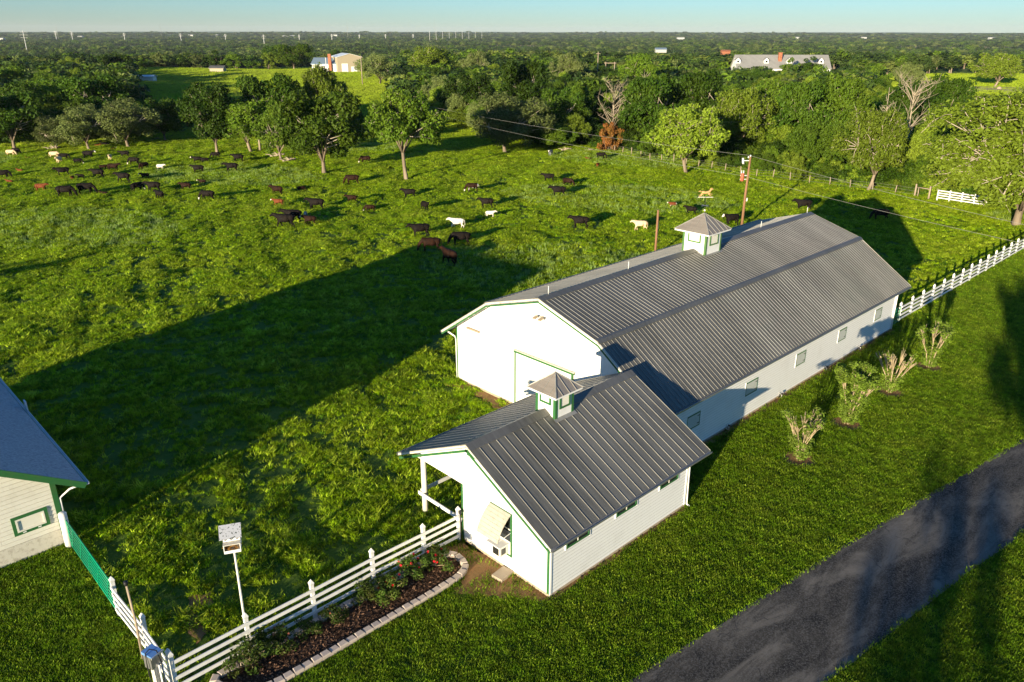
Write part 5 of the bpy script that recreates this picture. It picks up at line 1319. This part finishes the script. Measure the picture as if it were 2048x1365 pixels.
wire('upper power line strung from the woods past the red transformer pole', [wl_, ptop, wr2], .5)
p2 = Vector((pb.x-.3, pb.y+.2, 5.6)); wl2 = at(880, 232, 6.6); wr = at(2048, 478, 4.6); wire('lower power line crossing the pasture below the upper one', [wl2, p2, p2+(wr-p2)*1.6], .4)
for px, ty, lab in ((1197,104,'slim grey power pole poking above the centre wood'), (720,112,'thin pole standing right of the tan metal shed')):
    p = at_dist(px, 300 if px > 1000 else 330); z1 = top_height(p, ty); t = thing('power_pole', lab, 'utility pole', (p.x, p.y, 0))
    MB().tube([(0,0,0), (0,0,z1)], [.2,.14], 7).build('pole', M_post, t, True)
    MB().bar((-.8*Rv.x, -.8*Rv.y, z1-.6), (.8*Rv.x, .8*Rv.y, z1-.6), .12, .14).build('cross_arm', M_post, t)
p = at_dist(1222, 300); z1 = top_height(p, 124); t = thing('pole_frame', 'pair of short poles joined by a crossbar above the centre wood', 'pole frame', (p.x, p.y, 0), YAW-PI/2)
for dx in (-1.6, 1.6): MB().tube([(dx,0,0), (dx,0,z1)], .16, 7).build('pole', M_post, t, True)
MB().bar((-2.2,0,z1-.4), (2.2,0,z1-.4), .15, .2).build('crossbar', M_post, t)

# transmission towers marching over the plain
M_pylon = NT('pylon_grey').col((.55,.55,.54)).m
M_farwall = NT('far_wall_grey').col((.42,.42,.40)).m
TW_ = [(52,103,62,45,'tallest steel pylon, leftmost over the plain'), (116,82,63,111,'second pylon from the left'), (148,82,64,146,'third pylon from the left, close to the second'), (252,83,67,251,'pylon standing alone a quarter of the way across'),
       (364,85,68,363,'fifth pylon from the left over the far woods'), (453,84,69,453,'pylon above the middle of the hay field'), (529,90,70,528,'pylon just left of the big olive tree'), (600,84,70,600,'pylon above the big olive tree'), (665,84,69,665,'pylon above the tan shed'),
       (720,80,70,720,'faint pylon right of the shed'), (772,80,69,772,'faint pylon left of the round black tree'), (827,80,69,827,'faint pylon right of the round black tree')]
for k, (bx, by, ty, tx, lab) in enumerate(TW_):
    D = 43*FPX/(by-65)
    p = at_dist(bx, D); z1 = top_height(p, ty); gz_ = float(hgt(p.x, p.y)); t = thing('pylon', lab, 'pylon', (p.x, p.y, gz_), YAW-PI/2, 'pylons in a line across the plain'); s_ = D/1000
    s_ *= .75; hh_ = z1-gz_
    MB().tube([(0,0,0), (0,0,hh_)], [.5*s_+.1,.3*s_+.1], 6).build('mast', M_pylon, t)
    for f, q in ((.93,.14), (.82,.18), (.71,.14)): MB().bar((-hh_*q,0,hh_*f), (hh_*q,0,hh_*f), .22*s_, .22*s_).build('cross_arm', M_pylon, t)
for bx, ty, D, lab in ((120,50,4500,'thin radio mast on the left horizon'), (326,48,5200,'thin radio mast leaning against the sky left of centre'), (697,42,5200,'tall faint radio mast near the centre horizon'), (871,38,6000,'faint radio mast right of centre on the horizon')):
    p = at_dist(bx, D); z1 = top_height(p, ty); t = thing('radio_mast', lab, 'radio mast', (p.x, p.y, 0)); MB().tube([(0,0,-20), (0,0,z1)], [.7,.35], 5).build('mast', M_wire, t)
for k in range(9):
    bx = 860+k*13; p = at_dist(bx, 3300+k*160); t = thing('pylon', 'faint far pylon, %s from the left in the tight row right of the black tree' % ('first second third fourth fifth sixth seventh eighth last'.split()[k]), 'pylon', (p.x, p.y, 0), YAW-PI/2, 'tiny far pylons'); MB().tube([(0,0,-30), (0,0,20)], [.8,.5], 5).build('mast', M_pylon, t)

# ------------------------------------------------------------------ far buildings
def house(name, label, cat, px, D, wid, dep, wall_h, roof_h, wm, rm, rot=0.0, base=0.0):
    p = at_dist(px, D); t = thing(name, label, cat, (p.x, p.y, base), YAW-PI/2+rot)
    w2, d2 = wid/2, dep/2
    MB().prism([(-d2, -1), (d2, -1), (d2, wall_h), (0, wall_h+roof_h*.97), (-d2, wall_h)], -w2, w2, 'x').build('wall', wm, t)
    r_ = MB(); e_ = .5; sl_ = roof_h/d2
    for sg in (-1, 1):
        r_.add([(-w2-e_, 0, wall_h+roof_h+.15), (w2+e_, 0, wall_h+roof_h+.15), (w2+e_, sg*(d2+e_), wall_h+.15-sl_*e_), (-w2-e_, sg*(d2+e_), wall_h+.15-sl_*e_),
                (-w2-e_, 0, wall_h+roof_h), (w2+e_, 0, wall_h+roof_h), (w2+e_, sg*(d2+e_), wall_h-sl_*e_), (-w2-e_, sg*(d2+e_), wall_h-sl_*e_)], [(0,1,2,3), (4,5,6,7), (2,3,7,6), (0,3,7,4), (1,2,6,5)])
    return t, r_.build('roof', rm, t)
D = 415; ph = at_dist(1565, D); zr = top_height(ph, 110); M_hroof = roof_mat('house_roof', (.24,.235,.22), (.33,.32,.30), .2, .6)
hz, hroof = house('farmhouse', 'large white house with grey metal roof, dormers and brick chimney above the wood', 'house', 1565, D, 43, 14, zr-5.6, 5.6, M_white, M_hroof, -.05)
def dormer(x):
    y0 = -4.6; zb = zr-5.6+5.6*(1-4.6/7)
    d_ = MB(); d_.prism([(x-1.1, zb-.2), (x+1.1, zb-.2), (x+1.1, zb+1.5), (x, zb+2.5), (x-1.1, zb+1.5)], y0, -1.2, 'y'); o = d_.build('dormer', M_white, hz)
    MB().box(x-.5, x+.5, y0-.06, y0-.01, zb+.45, zb+1.35).build('window', M_glass, o)
    r_ = MB()
    for sg in (-1, 1): r_.add([(x, y0-.2, zb+2.72), (x, -1.0, zb+2.72), (x+sg*1.4, -1.0, zb+1.42), (x+sg*1.4, y0-.2, zb+1.42)], [(0,1,2,3)])
    r_.build('dormer_roof', M_hroof, o)
for x in (-21, -7.8, 2.8, 17.6): dormer(x)
ck = MB(); ck.box(-2.1, -.5, -3.6, -2.2, zr-4, zr+1.2); ck.box(-2.25, -.35, -3.75, -2.05, zr+1.0, zr+1.25); ck.build('chimney', M_brick, hz)
for x in (-20,-16,-12,-8,4,8,12,16,20): MB().box(x-.5, x+.5, -7.08, -7.01, 1.0, 2.6).build('window', M_glass, hz)
D = 430; ph = at_dist(697, D); zr2_ = top_height(ph, 108)
shd = thing('metal_shed', 'tan metal shed with two white roller doors beyond the hay field', 'shed', (ph.x, ph.y, 0), YAW-PI/2+.42)
hw_, sh_ = 6.2, zr2_-1.6
MB().prism([(-hw_, -1), (hw_, -1), (hw_, sh_), (0, zr2_-.05), (-hw_, sh_)], 0, 16, 'y').build('wall', M_tan, shd)
r_ = MB()
for sg in (-1, 1): r_.add([(0,-.3,zr2_+.05), (0,16.3,zr2_+.05), (sg*(hw_+.3),16.3,sh_), (sg*(hw_+.3),-.3,sh_), (0,-.3,zr2_-.1), (0,16.3,zr2_-.1), (sg*(hw_+.3),16.3,sh_-.15), (sg*(hw_+.3),-.3,sh_-.15)], [(0,1,2,3), (4,5,6,7), (0,3,7,4), (3,2,6,7)])
r_.build('roof', M_bulb, shd)
MB().box(-4.2, -1.0, -.12, -.02, 0, 4.6).build('roller_door', M_white, shd); MB().box(.6, 3.7, -.12, -.02, 0, 3.1).build('roller_door', M_white, shd)
h2, _ = house('ranch_house', 'low house with blue grey roof and brick chimney attached left of the tan shed', 'house', 652, 440, 13, 12, 4.4, 2.7, M_white, M_bluemetal, -.05)
MB().box(2.4, 3.9, -7.3, -6.05, 0, 9.2).build('chimney', M_brick, h2)
p = at_dist(649, 372); t = thing('power_pole', 'thin white pole standing before the blue roofed ranch house', 'utility pole', (p.x, p.y, 0)); MB().tube([(0,0,0), (0,0,9.2)], [.16,.12], 6).build('pole', M_bulb, t)
house('cottage', 'small cottage with bright blue roof in the clearing beyond the centre wood', 'house', 1322, 900, 11, 8, 2.2, 1.6, M_farwall, M_bluemetal, 0)
house('red_shed', 'small reddish shed right of the blue roofed cottage', 'shed', 1452, 840, 8, 6, 2.0, 1.2, M_brick, M_brick, 0)
house('low_shed', 'low pale shed at the left end of the hay field', 'shed', 283, 400, 7, 4, 1.2, .5, M_cream, M_bulb, 0)
house('brick_cottage', 'small pink walled cottage under the hay field hedge', 'house', 430, 455, 7, 5, 2.2, 1.0, M_tan, M_roofcap, 0)
for k, (px, D, wd, lab) in enumerate([(5,4200,60,'pale building at the far left horizon'), (165,5200,50,'white building on the left horizon right of the pylons'), (385,5600,60,'white building on the horizon above the hedge'), (437,5600,26,'white water tower like block on the horizon'),
      (580,5400,150,'longest white warehouse on the horizon'), (672,5600,60,'white warehouse on the horizon above the shed'), (1360,4200,70,'white farm building on the horizon right of centre'), (1590,4800,60,'white building on the right horizon'), (1980,5000,60,'white building at the far right horizon'), (1725,5000,50,'small white building above the round park tree')]):
    t, _ = house('warehouse', lab, 'building', px, D, wd*.5, 20, 7, 2, M_farwall, M_farwall, 0, float(hgt(*at_dist(px, D)[:2]))+7)
hb = MB().tube([(-.75,0,.75), (.75,0,.75)], .78, 14).build('hay_bale', M_post, None, True); p = at(1998, 178); hb.location = (p.x, p.y, float(hgt(p.x, p.y))); hb.rotation_euler = (0,0,.3); tag(hb, 'round hay bale on the pale patch of the green park at right', 'hay bale')
ft_ = tag(patch('field_track', [at(1880,176), at(1950,173), at(2030,175), at(2110,178), at(2110,184), at(1950,183), at(1885,182)], ground_mat('pale_track', ((.36,.27,.15), (.48,.38,.22), (.34,.34,.12)), .3), 0, .8, 3, 9), kind='structure')
for v in ft_.data.vertices: v.co.z = float(hgt(v.co.x, v.co.y))+.55

# ------------------------------------------------------------------ air
hz_m = bpy.data.materials.new('haze_air'); hz_m.use_nodes = True; _t = hz_m.node_tree; _t.nodes.clear()
_o = _t.nodes.new('ShaderNodeOutputMaterial'); _v = _t.nodes.new('ShaderNodeVolumePrincipled')
_v.inputs['Color'].default_value = (.80,.88,1.0,1); _v.inputs['Density'].default_value = 2.8e-5; _t.links.new(_v.outputs[0], _o.inputs['Volume'])
tag(MB().box(-9000, 14000, -9000, 14000, -34, 90).build('haze', hz_m), kind='stuff')
